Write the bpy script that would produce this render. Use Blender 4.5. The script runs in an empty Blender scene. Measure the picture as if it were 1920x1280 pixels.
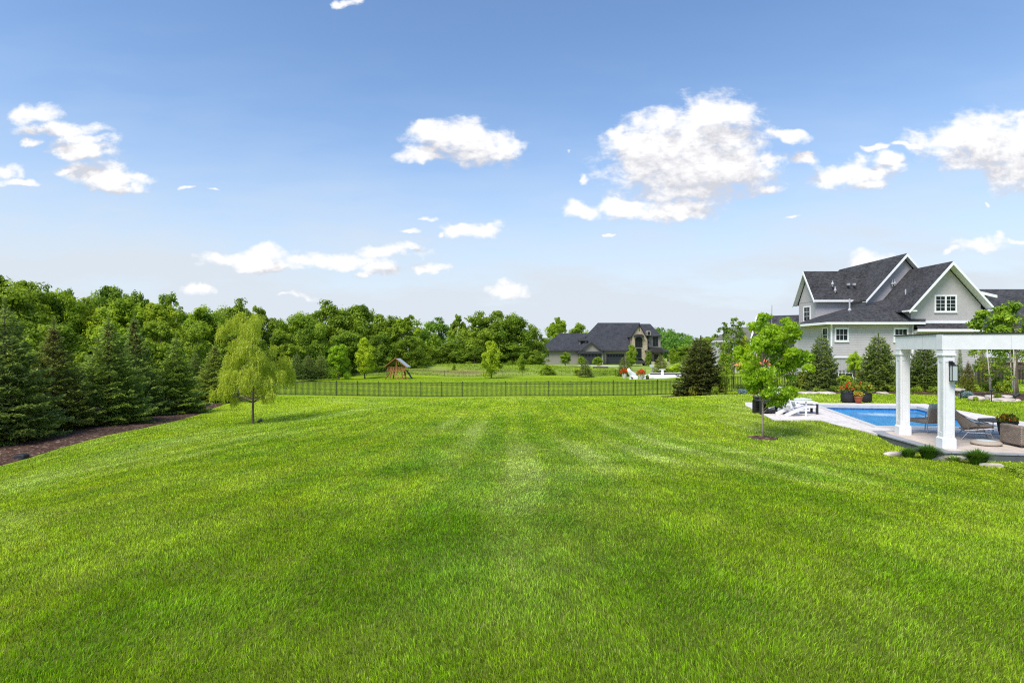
import bpy, math, random
import numpy as np
from mathutils import Matrix, Vector
from mathutils.geometry import tessellate_polygon
S = bpy.context.scene
COL = S.collection
F = 1067.0; EYE = 1.7; HOR = 655.0
R = math.radians
rng = np.random.default_rng(7)

# ------------------------------------------------------------------ helpers
def at(px, Y): return (px - 960.0) / F * Y                  # world x seen at photo column px, depth Y
def zat(py, Y): return EYE + (HOR - py) * Y / F

def tag(o, label=None, cat=None, group=None, kind=None):
    if label: o['label'] = label
    if cat: o['category'] = cat
    if group: o['group'] = group
    if kind: o['kind'] = kind
    return o

def thing(name, label, cat, loc=(0, 0, 0), group=None, rz=0.0):
    o = bpy.data.objects.new(name, None); COL.objects.link(o)
    o.location = loc; o.rotation_euler = (0, 0, rz); o.empty_display_size = .2
    o['_off'] = tuple(float(v) for v in loc)
    return tag(o, label, cat, group)

def link_mesh(name, me, parent=None, color=None):
    o = bpy.data.objects.new(name, me); COL.objects.link(o)
    if parent is not None: o.parent = parent
    if color is not None: o.color = (*color, 1)
    return o

class MB:
    """collects shapes in world coordinates (or through self.M) and links them as one mesh"""
    def __init__(s, M=None): s.v = []; s.f = []; s.M = M
    def add(s, vs, fs):
        b = len(s.v)
        for p in vs:
            p = Vector(p)
            s.v.append(tuple(s.M @ p) if s.M is not None else tuple(p))
        for q in fs: s.f.append(tuple(b + i for i in q))
        return s
    def boxa(s, c, a, b, d):
        c = Vector(c); a = Vector(a); b = Vector(b); d = Vector(d)
        vs = [c + i * a + j * b + k * d for i in (-1, 1) for j in (-1, 1) for k in (-1, 1)]
        return s.add(vs, [(0, 1, 3, 2), (4, 6, 7, 5), (0, 4, 5, 1), (2, 3, 7, 6), (0, 2, 6, 4), (1, 5, 7, 3)])
    def box(s, x0, x1, y0, y1, z0, z1):
        return s.boxa(((x0 + x1) / 2, (y0 + y1) / 2, (z0 + z1) / 2), ((x1 - x0) / 2, 0, 0), (0, (y1 - y0) / 2, 0), (0, 0, (z1 - z0) / 2))
    def bar(s, p0, p1, w, h, up=(0, 0, 1)):
        p0 = Vector(p0); p1 = Vector(p1); d = (p1 - p0)
        if d.length < 1e-6: return s
        u = Vector(up)
        if abs(d.normalized().dot(u)) > .98: u = Vector((0, 1, 0))
        a = d.cross(u).normalized(); b = a.cross(d).normalized()
        return s.boxa((p0 + p1) / 2, d / 2, a * w / 2, b * h / 2)
    def tube(s, pts, rad, n=6, cap=True):
        pts = [Vector(p) for p in pts]
        rad = list(rad) if hasattr(rad, '__len__') else [rad] * len(pts)
        vs = []; fs = []
        for i, p in enumerate(pts):
            d = (pts[min(i + 1, len(pts) - 1)] - pts[max(i - 1, 0)]).normalized()
            u = Vector((0, 0, 1)) if abs(d.z) < .9 else Vector((1, 0, 0))
            a = d.cross(u).normalized(); b = a.cross(d)
            for k in range(n):
                t = 2 * math.pi * k / n
                vs.append(p + (a * math.cos(t) + b * math.sin(t)) * rad[i])
        for i in range(len(pts) - 1):
            for k in range(n):
                fs.append((i * n + k, i * n + (k + 1) % n, (i + 1) * n + (k + 1) % n, (i + 1) * n + k))
        if cap:
            fs.append(tuple(range(n))[::-1]); fs.append(tuple((len(pts) - 1) * n + k for k in range(n)))
        return s.add(vs, fs)
    def lathe(s, c, prof, n=20):
        vs = []; fs = []
        for (r, z) in prof:
            for k in range(n):
                t = 2 * math.pi * k / n
                vs.append((c[0] + r * math.cos(t), c[1] + r * math.sin(t), c[2] + z))
        for i in range(len(prof) - 1):
            for k in range(n):
                fs.append((i * n + k, i * n + (k + 1) % n, (i + 1) * n + (k + 1) % n, (i + 1) * n + k))
        fs.append(tuple(range(n))[::-1]); fs.append(tuple((len(prof) - 1) * n + k for k in range(n)))
        return s.add(vs, fs)
    def prism_y(s, poly, y0, y1):                    # poly of (x,z) extruded along y
        n = len(poly); vs = [(x, y0, z) for x, z in poly] + [(x, y1, z) for x, z in poly]
        fs = [tuple(range(n)), tuple(range(n, 2 * n))[::-1]] + [(i, i + n, (i + 1) % n + n, (i + 1) % n) for i in range(n)]
        return s.add(vs, fs)
    def prism_x(s, poly, x0, x1):                    # poly of (y,z) extruded along x
        n = len(poly); vs = [(x0, y, z) for y, z in poly] + [(x1, y, z) for y, z in poly]
        fs = [tuple(range(n)), tuple(range(n, 2 * n))[::-1]] + [(i, i + n, (i + 1) % n + n, (i + 1) % n) for i in range(n)]
        return s.add(vs, fs)
    def slab(s, pts, t):                             # roof plane polygon with thickness t below it
        n = len(pts); lo = [(x, y, z - t) for x, y, z in pts]
        fs = [tuple(range(n)), tuple(range(n, 2 * n))[::-1]] + [(i, i + n, (i + 1) % n + n, (i + 1) % n) for i in range(n)]
        return s.add(list(pts) + lo, fs)
    def build(s, name, mat, parent=None, bevel=0, smooth=False, color=None):
        vs = s.v
        if parent is not None:
            o = parent
            while o.parent is not None: o = o.parent
            off = o.get('_off', (0, 0, 0)); rz = o.rotation_euler.z
            c, sn = math.cos(-rz), math.sin(-rz)
            vs = [((x - off[0]) * c - (y - off[1]) * sn, (x - off[0]) * sn + (y - off[1]) * c, z - off[2]) for x, y, z in vs]
        me = bpy.data.meshes.new(name); me.from_pydata(vs, [], s.f); me.update()
        if mat: me.materials.append(mat)
        import bmesh
        bm = bmesh.new(); bm.from_mesh(me); bmesh.ops.recalc_face_normals(bm, faces=bm.faces[:])
        if bevel > 0:
            es = [e for e in bm.edges if len(e.link_faces) == 2 and e.calc_face_angle(0) > .6]
            bmesh.ops.bevel(bm, geom=es, offset=bevel, segments=1, affect='EDGES', clamp_overlap=True)
        bm.to_mesh(me); bm.free()
        if smooth: me.polygons.foreach_set('use_smooth', [True] * len(me.polygons))
        return link_mesh(name, me, parent, color)

def np_mesh(name, V, Fq, mat, attr=None, smooth=False):
    """fast mesh from numpy; Fq is (n,k) all the same size"""
    me = bpy.data.meshes.new(name); n, k = Fq.shape
    me.vertices.add(len(V)); me.vertices.foreach_set('co', np.asarray(V, np.float32).ravel())
    me.loops.add(n * k); me.loops.foreach_set('vertex_index', Fq.astype(np.int32).ravel())
    me.polygons.add(n); me.polygons.foreach_set('loop_start', np.arange(0, n * k, k, dtype=np.int32))
    if mat: me.materials.append(mat)
    if attr:
        for an, (typ, dom, arr) in attr.items():
            a = me.attributes.new(an, typ, dom)
            a.data.foreach_set('color' if typ == 'FLOAT_COLOR' else 'value', np.asarray(arr, np.float32).ravel())
    me.update(calc_edges=True)
    me.polygons.foreach_set('use_smooth', np.full(n, smooth))
    return me

def unit(a): return a / np.maximum(np.linalg.norm(a, axis=-1, keepdims=True), 1e-9)

# numpy value noise
_perm = np.random.default_rng(3).random((256, 256))
def vnoise(x, y):
    xi = np.floor(x).astype(int); yi = np.floor(y).astype(int); fx = x - xi; fy = y - yi
    fx = fx * fx * (3 - 2 * fx); fy = fy * fy * (3 - 2 * fy)
    g = lambda i, j: _perm[(xi + i) & 255, (yi + j) & 255]
    return (g(0, 0) * (1 - fx) + g(1, 0) * fx) * (1 - fy) + (g(0, 1) * (1 - fx) + g(1, 1) * fx) * fy
def fbm(x, y, o=4):
    s = 0; a = .5; t = 0
    for k in range(o):
        s = s + a * vnoise(x * 2 ** k + 17 * k, y * 2 ** k + 31 * k); t += a; a *= .5
    return s / t

# ------------------------------------------------------------------ materials
def nodes(m):
    m.use_nodes = True; nt = m.node_tree; nt.nodes.clear()
    return nt, nt.nodes, nt.links
def N(nt, typ, **kw):
    n = nt.nodes.new(typ)
    for k, v in kw.items():
        if k.startswith('i_'): n.inputs[int(k[2:]) if k[2:].isdigit() else k[2:].replace('_', ' ')].default_value = v
        else: setattr(n, k, v)
    return n

def mat_simple(name, col, rough=.6, spec=.3, metal=0, noise=0.0, nscale=8, bump=0.0, bscale=40):
    m = bpy.data.materials.new(name); nt, ns, L = nodes(m)
    out = N(nt, 'ShaderNodeOutputMaterial'); b = N(nt, 'ShaderNodeBsdfPrincipled')
    b.inputs['Roughness'].default_value = rough; b.inputs['Metallic'].default_value = metal
    b.inputs['Specular IOR Level'].default_value = spec
    L.new(b.outputs[0], out.inputs[0])
    g = N(nt, 'ShaderNodeNewGeometry')
    if noise > 0:
        t = N(nt, 'ShaderNodeTexNoise'); t.inputs['Scale'].default_value = nscale; t.inputs['Detail'].default_value = 5
        L.new(g.outputs['Position'], t.inputs['Vector'])
        mr = N(nt, 'ShaderNodeMapRange', i_1=.3, i_2=.7, i_3=1 - noise, i_4=1 + noise)
        L.new(t.outputs[0], mr.inputs[0])
        mx = N(nt, 'ShaderNodeVectorMath', operation='SCALE'); mx.inputs[0].default_value = col
        L.new(mr.outputs[0], mx.inputs['Scale']); L.new(mx.outputs[0], b.inputs['Base Color'])
    else: b.inputs['Base Color'].default_value = (*col, 1)
    if bump > 0:
        t = N(nt, 'ShaderNodeTexNoise'); t.inputs['Scale'].default_value = bscale; t.inputs['Detail'].default_value = 6
        L.new(g.outputs['Position'], t.inputs['Vector'])
        bp = N(nt, 'ShaderNodeBump'); bp.inputs['Strength'].default_value = bump; bp.inputs['Distance'].default_value = .02
        L.new(t.outputs[0], bp.inputs['Height']); L.new(bp.outputs[0], b.inputs['Normal'])
    return m

def mat_leaf(name, dark, light, trans=.35, rough=.55, spec=.25, objcol=True, rnd=.25, back=None):
    """two-tone leaf: 'shade' face attribute picks between tones; object colour tints a whole crown"""
    m = bpy.data.materials.new(name); nt, ns, L = nodes(m)
    out = N(nt, 'ShaderNodeOutputMaterial'); b = N(nt, 'ShaderNodeBsdfPrincipled')
    b.inputs['Roughness'].default_value = rough; b.inputs['Specular IOR Level'].default_value = spec
    a = N(nt, 'ShaderNodeAttribute', attribute_name='shade')
    mx = N(nt, 'ShaderNodeMix', data_type='RGBA'); mx.inputs[6].default_value = (*dark, 1); mx.inputs[7].default_value = (*light, 1)
    L.new(a.outputs['Fac'], mx.inputs[0])
    c = mx.outputs[2]
    if objcol:
        oi = N(nt, 'ShaderNodeObjectInfo')
        m2 = N(nt, 'ShaderNodeMix', data_type='RGBA', blend_type='MULTIPLY'); m2.inputs[0].default_value = 1
        L.new(c, m2.inputs[6]); L.new(oi.outputs['Color'], m2.inputs[7]); c = m2.outputs[2]
    L.new(c, b.inputs['Base Color'])
    tr = N(nt, 'ShaderNodeBsdfTranslucent')
    tc = N(nt, 'ShaderNodeMix', data_type='RGBA', blend_type='MULTIPLY'); tc.inputs[0].default_value = 1
    tc.inputs[7].default_value = (1.25, 1.2, .6, 1); L.new(c, tc.inputs[6]); L.new(tc.outputs[2], tr.inputs[0])
    ms = N(nt, 'ShaderNodeMixShader'); ms.inputs[0].default_value = trans
    L.new(b.outputs[0], ms.inputs[1]); L.new(tr.outputs[0], ms.inputs[2]); L.new(ms.outputs[0], out.inputs[0])
    return m

def mat_siding(name, col, pitch=.15, depth=.015, vertical=False, shingle=False):
    m = bpy.data.materials.new(name); nt, ns, L = nodes(m)
    out = N(nt, 'ShaderNodeOutputMaterial'); b = N(nt, 'ShaderNodeBsdfPrincipled'); b.inputs['Roughness'].default_value = .65
    b.inputs['Specular IOR Level'].default_value = .25
    L.new(b.outputs[0], out.inputs[0])
    g = N(nt, 'ShaderNodeNewGeometry'); sx = N(nt, 'ShaderNodeSeparateXYZ'); L.new(g.outputs['Position'], sx.inputs[0])
    ad = N(nt, 'ShaderNodeMath', operation='ADD'); L.new(sx.outputs[0], ad.inputs[0]); L.new(sx.outputs[1], ad.inputs[1])
    if shingle:
        cb = N(nt, 'ShaderNodeCombineXYZ'); L.new(ad.outputs[0], cb.inputs[0]); L.new(sx.outputs[2], cb.inputs[1])
        br = N(nt, 'ShaderNodeTexBrick'); br.inputs['Scale'].default_value = 1; br.inputs['Brick Width'].default_value = .28
        br.inputs['Row Height'].default_value = pitch; br.inputs['Mortar Size'].default_value = .012
        br.inputs['Color1'].default_value = (*[c * 1.04 for c in col], 1); br.inputs['Color2'].default_value = (*[c * .95 for c in col], 1)
        br.inputs['Mortar'].default_value = (*[c * .82 for c in col], 1)
        L.new(cb.outputs[0], br.inputs['Vector']); L.new(br.outputs['Color'], b.inputs['Base Color'])
    else:
        dv = N(nt, 'ShaderNodeMath', operation='DIVIDE'); dv.inputs[1].default_value = pitch
        L.new(ad.outputs[0] if vertical else sx.outputs[2], dv.inputs[0])
        fr = N(nt, 'ShaderNodeMath', operation='FRACT'); L.new(dv.outputs[0], fr.inputs[0])
        iv = N(nt, 'ShaderNodeMath', operation='SUBTRACT'); iv.inputs[0].default_value = 1; L.new(fr.outputs[0], iv.inputs[1])
        bp = N(nt, 'ShaderNodeBump'); bp.inputs['Strength'].default_value = .9; bp.inputs['Distance'].default_value = depth
        L.new(iv.outputs[0], bp.inputs['Height']); L.new(bp.outputs[0], b.inputs['Normal'])
        cr = N(nt, 'ShaderNodeMapRange', i_1=.0, i_2=.14, i_3=.76, i_4=1.0)   # the dark lap joint
        L.new(fr.outputs[0] if vertical else iv.outputs[0], cr.inputs[0])
        t = N(nt, 'ShaderNodeTexNoise'); t.inputs['Scale'].default_value = 1.3; L.new(g.outputs['Position'], t.inputs['Vector'])
        mr = N(nt, 'ShaderNodeMapRange', i_1=.3, i_2=.7, i_3=.95, i_4=1.05); L.new(t.outputs[0], mr.inputs[0])
        ml = N(nt, 'ShaderNodeMath', operation='MULTIPLY'); L.new(cr.outputs[0], ml.inputs[0]); L.new(mr.outputs[0], ml.inputs[1])
        mx = N(nt, 'ShaderNodeVectorMath', operation='SCALE'); mx.inputs[0].default_value = col
        L.new(ml.outputs[0], mx.inputs['Scale']); L.new(mx.outputs[0], b.inputs['Base Color'])
    return m

def mat_blocks(name, c1, c2, mortar, w, h, rot=0.0, bumpd=.01, rough=.75, axes='xy', msize=.008, nz=.12):
    m = bpy.data.materials.new(name); nt, ns, L = nodes(m)
    out = N(nt, 'ShaderNodeOutputMaterial'); b = N(nt, 'ShaderNodeBsdfPrincipled'); b.inputs['Roughness'].default_value = rough
    b.inputs['Specular IOR Level'].default_value = .3
    L.new(b.outputs[0], out.inputs[0]); g = N(nt, 'ShaderNodeNewGeometry')
    mp = N(nt, 'ShaderNodeMapping'); mp.inputs['Rotation'].default_value = (0, 0, rot); L.new(g.outputs['Position'], mp.inputs[0])
    src = mp.outputs[0]
    if axes != 'xy':
        sx = N(nt, 'ShaderNodeSeparateXYZ'); L.new(g.outputs['Position'], sx.inputs[0]); cb = N(nt, 'ShaderNodeCombineXYZ')
        ad = N(nt, 'ShaderNodeMath', operation='ADD'); L.new(sx.outputs[0], ad.inputs[0]); L.new(sx.outputs[1], ad.inputs[1])
        L.new(ad.outputs[0], cb.inputs[0]); L.new(sx.outputs[2], cb.inputs[1]); src = cb.outputs[0]
    br = N(nt, 'ShaderNodeTexBrick'); br.inputs['Scale'].default_value = 1; br.inputs['Brick Width'].default_value = w
    br.inputs['Row Height'].default_value = h; br.inputs['Mortar Size'].default_value = msize
    br.inputs['Color1'].default_value = (*c1, 1); br.inputs['Color2'].default_value = (*c2, 1); br.inputs['Mortar'].default_value = (*mortar, 1)
    L.new(src, br.inputs['Vector'])
    t = N(nt, 'ShaderNodeTexNoise'); t.inputs['Scale'].default_value = 5; t.inputs['Detail'].default_value = 7; L.new(g.outputs['Position'], t.inputs['Vector'])
    mr = N(nt, 'ShaderNodeMapRange', i_1=.3, i_2=.7, i_3=1 - nz, i_4=1 + nz); L.new(t.outputs[0], mr.inputs[0])
    mx = N(nt, 'ShaderNodeVectorMath', operation='SCALE'); L.new(br.outputs['Color'], mx.inputs[0]); L.new(mr.outputs[0], mx.inputs['Scale'])
    L.new(mx.outputs[0], b.inputs['Base Color'])
    bp = N(nt, 'ShaderNodeBump'); bp.inputs['Strength'].default_value = .6; bp.inputs['Distance'].default_value = bumpd; bp.invert = True
    L.new(br.outputs['Fac'], bp.inputs['Height']); L.new(bp.outputs[0], b.inputs['Normal'])
    return m

def mat_shingles(name, c1, c2):
    m = bpy.data.materials.new(name); nt, ns, L = nodes(m)
    out = N(nt, 'ShaderNodeOutputMaterial'); b = N(nt, 'ShaderNodeBsdfPrincipled'); b.inputs['Roughness'].default_value = .9
    b.inputs['Specular IOR Level'].default_value = .1
    L.new(b.outputs[0], out.inputs[0]); g = N(nt, 'ShaderNodeNewGeometry')
    mp = N(nt, 'ShaderNodeMapping'); mp.inputs['Scale'].default_value = (5.5, 5.5, 11); L.new(g.outputs['Position'], mp.inputs[0])
    v = N(nt, 'ShaderNodeTexVoronoi', feature='F1'); v.inputs['Scale'].default_value = 1; L.new(mp.outputs[0], v.inputs['Vector'])
    sx = N(nt, 'ShaderNodeSeparateXYZ'); L.new(v.outputs['Color'], sx.inputs[0])
    t = N(nt, 'ShaderNodeTexNoise'); t.inputs['Scale'].default_value = .7; t.inputs['Detail'].default_value = 4; L.new(g.outputs['Position'], t.inputs['Vector'])
    ad = N(nt, 'ShaderNodeMath', operation='MULTIPLY_ADD'); ad.inputs[1].default_value = .7; L.new(sx.outputs[0], ad.inputs[0]); L.new(t.outputs[0], ad.inputs[2])
    mr = N(nt, 'ShaderNodeMapRange', i_1=.4, i_2=1.2, i_3=0, i_4=1); L.new(ad.outputs[0], mr.inputs[0])
    mx = N(nt, 'ShaderNodeMix', data_type='RGBA'); mx.inputs[6].default_value = (*c1, 1); mx.inputs[7].default_value = (*c2, 1)
    L.new(mr.outputs[0], mx.inputs[0]); L.new(mx.outputs[2], b.inputs['Base Color'])
    s2 = N(nt, 'ShaderNodeSeparateXYZ'); L.new(g.outputs['Position'], s2.inputs[0])
    dv = N(nt, 'ShaderNodeMath', operation='DIVIDE'); dv.inputs[1].default_value = .11; L.new(s2.outputs[2], dv.inputs[0])
    fr = N(nt, 'ShaderNodeMath', operation='FRACT'); L.new(dv.outputs[0], fr.inputs[0])
    bp = N(nt, 'ShaderNodeBump'); bp.inputs['Strength'].default_value = .5; bp.inputs['Distance'].default_value = .01
    L.new(fr.outputs[0], bp.inputs['Height']); L.new(bp.outputs[0], b.inputs['Normal'])
    return m

M = {}
M['white'] = mat_simple('white_paint', (.80, .80, .81), .5, .3, noise=.03, nscale=3)
M['whitewood'] = mat_simple('white_wood_paint', (.74, .735, .745), .55, .3, noise=.04, nscale=6, bump=.1, bscale=25)
M['black'] = mat_simple('black_metal', (.018, .018, .02), .45, .4)
M['blackfence'] = mat_simple('black_powder_coat', (.015, .018, .015), .5, .4)
M['glass'] = mat_simple('window_glass', (.010, .016, .016), .12, .25)
M['siding'] = mat_siding('grey_lap_siding', (.47, .44, .445))
M['shake'] = mat_siding('grey_shake_siding', (.45, .42, .425), pitch=.17, shingle=True)
M['board'] = mat_siding('grey_vertical_board', (.43, .405, .415), pitch=.3, vertical=True)
M['roof'] = mat_shingles('charcoal_shingles', (.026, .0255, .0275), (.074, .073, .077))
M['roof_far'] = mat_shingles('dark_far_shingles', (.028, .030, .036), (.062, .064, .072))
M['roof_sage'] = mat_shingles('weathered_shingles', (.10, .10, .075), (.17, .17, .13))
M['stucco'] = mat_simple('taupe_stucco', (.26, .24, .21), .8, .2, noise=.06, nscale=2)
M['stone'] = mat_blocks('cream_stone', (.46, .38, .26), (.33, .27, .19), (.25, .21, .16), .5, .25, axes='xz', nz=.2)
M['darktrim'] = mat_simple('dark_trim', (.04, .036, .034), .6, .3)
M['garage'] = mat_simple('slate_garage_door', (.032, .034, .042), .5, .3)
M['bark'] = mat_simple('grey_brown_bark', (.14, .11, .085), .9, .1, noise=.3, nscale=18, bump=.5, bscale=60)
M['palebark'] = mat_simple('pale_young_bark', (.30, .25, .20), .8, .15, noise=.2, nscale=25, bump=.2)
M['birch'] = mat_simple('birch_bark', (.55, .48, .42), .7, .2, noise=.3, nscale=14)
M['spruce'] = mat_leaf('spruce_needles', (.06, .11, .028), (.40, .49, .11), .24, .6, .2)
M['maple'] = mat_leaf('maple_leaves', (.12, .28, .010), (.34, .54, .02), .48, .45, .35)
M['willow'] = mat_leaf('willow_leaves', (.26, .35, .03), (.52, .58, .08), .48, .5, .3)
M['leafwood'] = mat_leaf('woodland_leaves', (.10, .185, .016), (.35, .46, .04), .46, .6, .2)
M['bush'] = mat_leaf('bush_leaves', (.075, .15, .016), (.27, .36, .035), .35, .55, .25)
M['juniper'] = mat_leaf('blue_juniper', (.10, .17, .17), (.26, .36, .36), .1, .6, .2)
M['cone'] = mat_leaf('spruce_cones', (.07, .028, .016), (.15, .07, .035), .0, .8, .1)
M['petal_red'] = mat_leaf('red_petals', (.55, .03, .01), (.75, .14, .03), .3, .5, .2, objcol=True)
M['petal_yel'] = mat_leaf('yellow_petals', (.60, .33, .02), (.75, .50, .08), .3, .5, .2)
M['grassy'] = mat_leaf('ornamental_grass', (.06, .14, .012), (.19, .30, .05), .3, .5, .25)
M['boulder'] = mat_simple('limestone_boulder', (.48, .42, .36), .85, .2, noise=.28, nscale=5, bump=.8, bscale=14)
M['fieldstone'] = mat_simple('red_brown_fieldstone', (.34, .20, .15), .85, .2, noise=.35, nscale=4, bump=.8, bscale=10)
M['deck'] = mat_blocks('pale_pavers', (.68, .62, .57), (.57, .53, .50), (.36, .33, .31), .8, .4, rot=R(13), bumpd=.006)
M['floor'] = mat_blocks('warm_pavers', (.56, .47, .39), (.50, .42, .35), (.36, .31, .27), .9, .6, rot=R(11.5), bumpd=.005)
M['bluestone'] = mat_blocks('grey_bluestone', (.30, .31, .33), (.25, .26, .28), (.15, .15, .16), 1.4, .6, rot=R(11.5), bumpd=.004)
M['bluestone_riser'] = mat_blocks('grey_bluestone_riser', (.115, .12, .13), (.085, .09, .10), (.05, .05, .055), 1.4, .6, axes='xz', bumpd=.004)
M['coping'] = mat_simple('pool_coping', (.52, .50, .47), .7, .3, noise=.1, nscale=6)
M['tile'] = mat_blocks('pool_tile', (.02, .09, .34), (.03, .15, .45), (.10, .22, .45), .1, .1, axes='xz', rough=.3, msize=.006)
M['cedar'] = mat_simple('cedar_wood', (.27, .12, .045), .75, .2, noise=.25, nscale=9)
M['redtarp'] = mat_simple('orange_tarp', (.50, .12, .05), .7, .2)
M['whitetarp'] = mat_simple('pale_tarp', (.34, .38, .40), .7, .2)
M['coral'] = mat_simple('coral_canvas', (.72, .20, .11), .8, .1, noise=.05)
M['barrel'] = mat_simple('black_barrel', (.022, .022, .026), .6, .3, noise=.2, nscale=12)
M['terracotta'] = mat_simple('terracotta', (.30, .075, .035), .6, .3, noise=.15, nscale=12)
M['soil'] = mat_simple('soil', (.05, .035, .025), .95, .1)
M['wall_block'] = mat_blocks('brown_wall_blocks', (.17, .115, .09), (.11, .075, .065), (.045, .03, .028), .45, .18, axes='xz', bumpd=.03, msize=.015, nz=.25)
M['concrete'] = mat_simple('pale_concrete', (.56, .54, .51), .8, .2, noise=.08, nscale=2)
M['carwhite'] = mat_simple('white_car_paint', (.75, .76, .78), .25, .6)
M['cargrey'] = mat_simple('grey_car_paint', (.10, .095, .10), .3, .6, metal=.4)
M['tyre'] = mat_simple('tyre_rubber', (.015, .015, .016), .85, .2)
M['rim'] = mat_simple('alloy_rim', (.35, .36, .38), .35, .5, metal=.8)
M['cushion'] = mat_simple('grey_cushion', (.42, .46, .45), .9, .1, bump=.3, bscale=120)
M['taupe'] = mat_simple('taupe_fabric', (.29, .24, .20), .85, .1, noise=.08, nscale=20, bump=.4, bscale=90)
M['steel'] = mat_simple('brushed_metal', (.33, .32, .32), .4, .5, metal=.6)
M['rope'] = mat_siding('woven_rope', (.40, .34, .28), pitch=.022, depth=.008)
M['wicker'] = mat_blocks('brown_wicker', (.36, .29, .235), (.23, .185, .15), (.07, .055, .045), .05, .022, axes='xz', bumpd=.008, msize=.004, nz=.15)
M['lampglass'] = mat_simple('lantern_glass', (.42, .47, .47), .1, .8)
M['galv'] = mat_simple('galvanised_pipe', (.42, .42, .43), .5, .4)
M['poolcover'] = mat_simple('pale_pool_cover', (.72, .70, .72), .6, .3, noise=.05, nscale=.8)
# ------------------------------------------------------------------ terrain
CP = np.array([
 (0,-6,.02),(0,0,0),(0,3,0),(-5,0,-.12),(5,0,-.05),(-12,-4,-.6),(12,-4,-.3),(0,9,-.35),(0,16,-.72),(-1,24,-.92),(1,31,-1.08),(1,38,-1.68),(0,46,-2.2),(0,50,-2.3),(0,60,-2.5),(0,80,-2.42),(20,80,-2.3),
 (-11.1,18,-1.20),(-14.5,21,-1.45),(-11.4,25,-1.58),(-3.1,30,-1.04),(-8,28,-1.32),(-8,38,-2.0),(-19,40,-1.86),(-20,48,-2.2),(-15.3,17,-1.8),(-22,16,-1.95),(-20,22,-1.7),(-26,30,-1.9),(-16,30,-1.75),
 (-4,8,-.42),(-7,12,-.75),(-11,12,-1.15),(-14,8,-1.3),(5,4,-.15),(9,6,-.6),
 (10.3,11.5,-.93),(7.6,17,-.96),(4.6,10,-.52),(3,20,-.85),(12.4,13.0,-1.0),(16.5,12,-1.0),(10,16,-.94),(8.5,20.5,-.9),(10,26,-.88),(6,26,-1.0),(8,31,-1.1),(12,30,-.9),(13,33.5,-.98),(20,33,-.92),(20,28,-.87),(14,22,-.88),(27,27,-.82),(20,14,-.95),(18,20,-.88),
 (14.6,44,-1.9),(10,40,-1.75),(21,45,-1.5),(35,45,-1.1),(30,50,-.85),(36,50,-.8),(28,36,-1.0),(50,46,-.9),(60,50,-.6),(45,60,-.5),
 (0,100,-1.75),(-17,100,-1.1),(-5,100,-1.05),(3,100,-1.25),(-30,100,-2.2),(12,100,-2.0),(-22,88,-2.67),(-8,88,-2.68),(4,88,-2.66),(14,88,-2.6),(-20,80,-2.55),(-8,93,-2.5),(-35,95,-2.6),(-17,114,-3.2),(0,120,-2.6),(0,150,-2.4),(25,130,-2.3),(30,150,-2.24),(40,150,-2.2),(25,92,-2.4),(-40,80,-2.5),(-60,60,-2.4),(-45,40,-2.1),(-30,110,-2.6),
 (60,100,-1.5),(100,150,-1),(-80,120,-2),(0,180,-2.4)], float)
def _U(r2): return np.where(r2 > 1e-9, r2 * np.log(r2 + 1e-12) * .5, 0)
def _fit(P, lam):
    n = len(P); D = ((P[:, None, :2] - P[None, :, :2]) ** 2).sum(-1); K = _U(D) + lam * np.eye(n)
    Q = np.c_[np.ones(n), P[:, :2]]; A = np.zeros((n + 3, n + 3)); A[:n, :n] = K; A[:n, n:] = Q; A[n:, :n] = Q.T
    return np.linalg.solve(A, np.r_[P[:, 2], 0, 0, 0])
_W = _fit(CP, 2.0)
def _segd(x, y, poly):
    d = np.full(x.shape, 1e9)
    for (x0, y0), (x1, y1) in zip(poly, poly[1:]):
        t = np.clip(((x - x0) * (x1 - x0) + (y - y0) * (y1 - y0)) / ((x1 - x0) ** 2 + (y1 - y0) ** 2), 0, 1)
        d = np.minimum(d, np.hypot(x - x0 - t * (x1 - x0), y - y0 - t * (y1 - y0)))
    return d
def height(x, y):
    x = np.atleast_1d(np.asarray(x, float)); y = np.atleast_1d(np.asarray(y, float)); sh = x.shape
    xf = x.ravel(); yf = y.ravel(); out = np.empty(len(xf))
    for a in range(0, len(xf), 60000):
        X = xf[a:a + 60000]; Y = yf[a:a + 60000]
        r2 = (X[:, None] - CP[None, :, 0]) ** 2 + (Y[:, None] - CP[None, :, 1]) ** 2
        out[a:a + 60000] = _U(r2) @ _W[:-3] + _W[-3] + _W[-2] * X + _W[-1] * Y
    rr = np.hypot(xf - 0, yf - 60); w = np.clip((rr - 95) / 110, 0, 1); w = w * w * (3 - 2 * w)
    out = np.clip(out, -3.4, 2) * (1 - w) + (-2.2) * w
    for line, zt, ww in ((([(17.2, 16.4), (18.6, 24.6), (19.1, 26.3), (12.5, 26.85), (11.05, 27.0), (10.5, 25.6), (9.3, 20.2), (10.95, 20.2), (10.78, 18.8), (10.84, 17.1)]), -.835, 1.3), (([(10.7, 15.9), (10.5, 13.85), (16.4, 12.65)]), -.985, .8)):
        m = (xf > 5) & (xf < 24) & (yf > 8) & (yf < 32); wgt = np.exp(-(_segd(xf[m], yf[m], line) / ww) ** 2); out[m] = out[m] * (1 - wgt) + zt * wgt
    out += .02 * (fbm(xf * .6, yf * .6, 2) - .5)
    return out.reshape(sh)
def hz(x, y): return float(height(x, y)[0])

def inpoly(x, y, poly):
    c = np.zeros(x.shape, bool); n = len(poly)
    for i in range(n):
        x0, y0 = poly[i]; x1, y1 = poly[(i + 1) % n]
        t = ((y0 > y) != (y1 > y)) & (x < (x1 - x0) * (y - y0) / ((y1 - y0) + 1e-12) + x0)
        c ^= t
    return c

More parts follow.
